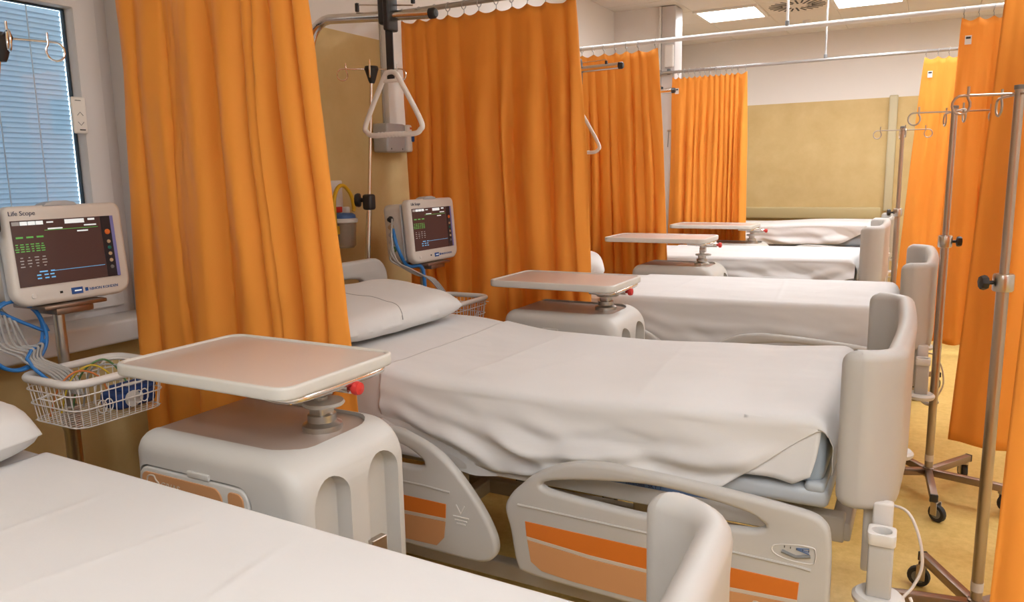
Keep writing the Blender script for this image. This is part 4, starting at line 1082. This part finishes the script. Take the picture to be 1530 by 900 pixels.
# blue coil: loops hanging at the near side of the first monitor
pts = []
for i in range(66):
    a = 2*pi*i/22; pts.append((mx1+.02+.012*sin(a*.33)+.010*i/66, my1-.150+.085*cos(a)*(1+.04*sin(i)), 1.05+.105*sin(a)))
pts = [(mx1-.06, my1-.19, 1.22), (mx1-.02, my1-.24, 1.18)]+pts+[(mx1+.05, my1-.14, .98), (mx1+.09, my1-.10, .90)]
cable('blue_cable', pts, .0055, 'cable_blue', 'blue cable coiled beside the near monitor at the left edge', k=3)
gc = thing('grey_cable_bundle', 'bundle of grey cables looped inside the blue coil at the left edge', 'cable', (mx1, my1, 0))
for j in range(6):
    pts = [(-.07, -.15+.004*j, 1.20-.02*j), (-.01+.004*j, -.20+.012*j, 1.15-.012*j), (.01, -.21+.02*j, 1.04-.006*j), (.03+.004*j, -.15+.012*j, .985+.006*j), (.05, -.145+.01*j, .97), (.09+.006*j, -.10+.01*j, .925), (.13+.01*j, -.06, .86)]
    MB().tube(crom(pts, 8, False), .0042, 7).build('strand', 'cable_grey', gc)
cable('black_cable', [(mx1-.05, my1-.20, 1.10), (mx1+.02, my1-.26, .98), (mx1+.05, my1-.24, .88), (mx1+.02, my1-.26, .80), (mx1-.04, my1-.30, .70)], .006, 'cable_black', 'black cable hanging down at the left edge beside the basket')
for j, (m_, nm) in enumerate((('cable_orange', 'orange'), ('cable_yellow', 'yellow'), ('cable_green', 'green'), ('cable_grey', 'grey'), ('white_plastic', 'white'))):
    y0 = my1-.10+.035*j
    pts = [(mx1+.10, y0-.02, .80), (mx1+.13, y0+.0, .89+.01*j), (mx1+.15+.01*j, y0+.05, .93+.012*(j % 3)), (mx1+.18, y0+.10, .90), (mx1+.20, y0+.12, .81)]
    cable('lead_wire', pts, .003, m_, 'thin %s lead wire arching inside the wire basket' % nm, 'lead wires in the basket')
cf = thing('blood_pressure_cuff', 'folded dark blue cuff with a white round patch in the wire basket', 'cuff', (mx1+.22, my1+.06, .795))
MB().rbox((0, 0, .035), (.10, .14, .055), .02, 4).build('cuff_fold', 'cuff_blue', cf); MB().rbox((.01, .01, .068), (.09, .11, .018), .008, 3).build('cuff_flap', 'cuff_blue', cf)
MB().lathe([(.026, 0), (.026, .004), (0, .005)], 20, T(.051, -.02, .04) @ RY(90)).build('white_patch', 'white_plastic', cf)
MB().box((.02, .0, .0785), (.03, .05, .002)).build('cuff_print', 'tag_white', cf, smooth=False)
# second monitor cables
mx2, my2 = M2
cable('blue_cable', [(mx2-.03, my2-.20, 1.25), (mx2+.02, my2-.23, 1.16), (mx2+.02, my2-.16, 1.07), (mx2+.06, my2-.10, 1.06), (mx2+.07, my2-.09, .98), (mx2+.06, my2-.08, .90)], .009, 'cable_blue', 'blue cable hanging under the second monitor')
gc = thing('grey_cable_bundle', 'grey cables drooping from the side of the second monitor', 'cable', (mx2, my2, 0))
for j in range(4):
    pts = [(-.03, -.20, 1.30-.05*j), (.0, -.25-.006*j, 1.20-.03*j), (.02, -.24+.01*j, 1.10-.01*j), (.05, -.16+.012*j, 1.05-.01*j), (.09, -.07+.012*j, .99), (.12, .0+.012*j, .90)]
    MB().tube(crom(pts, 8, False), .0045, 7).build('strand', 'cable_grey', gc)

# ================================================================== WALL EQUIPMENT
jar = thing('suction_jar', 'clear suction jar with a blue lid on the ochre wall', 'suction jar', (XW+.11, 3.02, 1.15))
MB().lathe([(.0, 0), (.045, 0), (.055, .012), (.062, .13), (.062, .135), (.058, .135), (.05, .014), (0, .006)], 24).build('jar_cup', 'jar_clear', jar)
ld = MB().lathe([(.066, .128), (.07, .132), (.07, .145), (.062, .15), (0, .15)], 24).build('jar_rim', 'white_plastic', jar)
MB().lathe([(.060, .15), (.058, .166), (.045, .175), (0, .177)], 24).build('jar_lid', 'jar_blue', jar); MB().rbox((.0, .02, .19), (.03, .03, .035), .006).build('lid_port', 'white_plastic', jar)
MB().rbox((-.085, 0, .10), (.05, .06, .12), .006).build('jar_bracket', 'white_plastic', jar)
o = MB().tube(crom([(XW+.13, 2.935, 1.24), (XW+.13, 2.93, 1.30), (XW+.12, 2.945, 1.40), (XW+.10, 3.0, 1.455), (XW+.09, 3.06, 1.46), (XW+.09, 3.11, 1.41), (XW+.09, 3.125, 1.35), (XW+.09, 3.12, 1.33)], 8, False), .010, 10).build('suction_tube', 'tube_yellow')
MB().lathe([(.018, -.02), (.018, .02)], 14, T(XW+.13, 2.935, 1.245)).build('tube_collar', 'tube_yellow', o)
tag(o, 'yellow suction tube arching above the clear jar', 'tube')
o = thing('wall_holder', 'pale clear holder plate on the wall behind the yellow tube', 'holder', (XW, 3.05, 1.40))
MB().rbox((.012, 0, 0), (.02, .15, .18), .006).build('holder_plate', 'tag_white', o); MB().rbox((.028, .01, -.06), (.02, .08, .03), .006).build('holder_clip', 'red_knob', o)
bx = thing('wall_regulator_box', 'white wall box with a blue knob beside the wide curtain', 'wall box', (XW+.03, 3.56, 1.715))
MB().rbox((.04, -.08, 0), (.10, .17, .155), .012, 3).build('box_body', 'monitor_grey', bx); MB().rbox((.05, .09, .0), (.11, .17, .150), .012, 3).build('box_front', 'white_plastic', bx)
MB().box((.106, .075, .055), (.002, .10, .012)).build('box_print', 'key_orange', bx, smooth=False); MB().rbox((.112, .06, .005), (.02, .05, .05), .008).build('blue_knob', 'cuff_blue', bx); MB().rbox((.106, .14, -.02), (.01, .04, .07), .004).build('box_socket', 'grey_plastic', bx)
for q in (-.13, -.03): MB().lathe([(.005, 0), (.004, .002), (0, .0025)], 8, T(.09, q, -.06) @ RY(90)).build('screw', 'grey_plastic', bx)
# dispenser on the white column
o = thing('column_switch', 'slim white device mounted on the white column above the far curtain rod', 'wall device', (-2.17, 7.084, 2.55))
MB().rbox((0, 0, 0), (.085, .03, .20), .012, 3).build('device_body', 'white_plastic', o); MB().rbox((.0, -.002, -.14), (.03, .02, .05), .004).build('device_plug', 'grey_plastic', o)
o = thing('column_hook', 'small dark latch low on the white column between the curtains', 'latch', (-2.16, 7.09, 1.88))
MB().rbox((0, 0, 0), (.03, .02, .02), .004).build('latch_plate', 'steel', o); MB().tube([(0, -.01, 0), (0, -.02, -.02), (-.01, -.012, -.15)], .004, 8).build('latch_cord', 'grey_plastic', o)
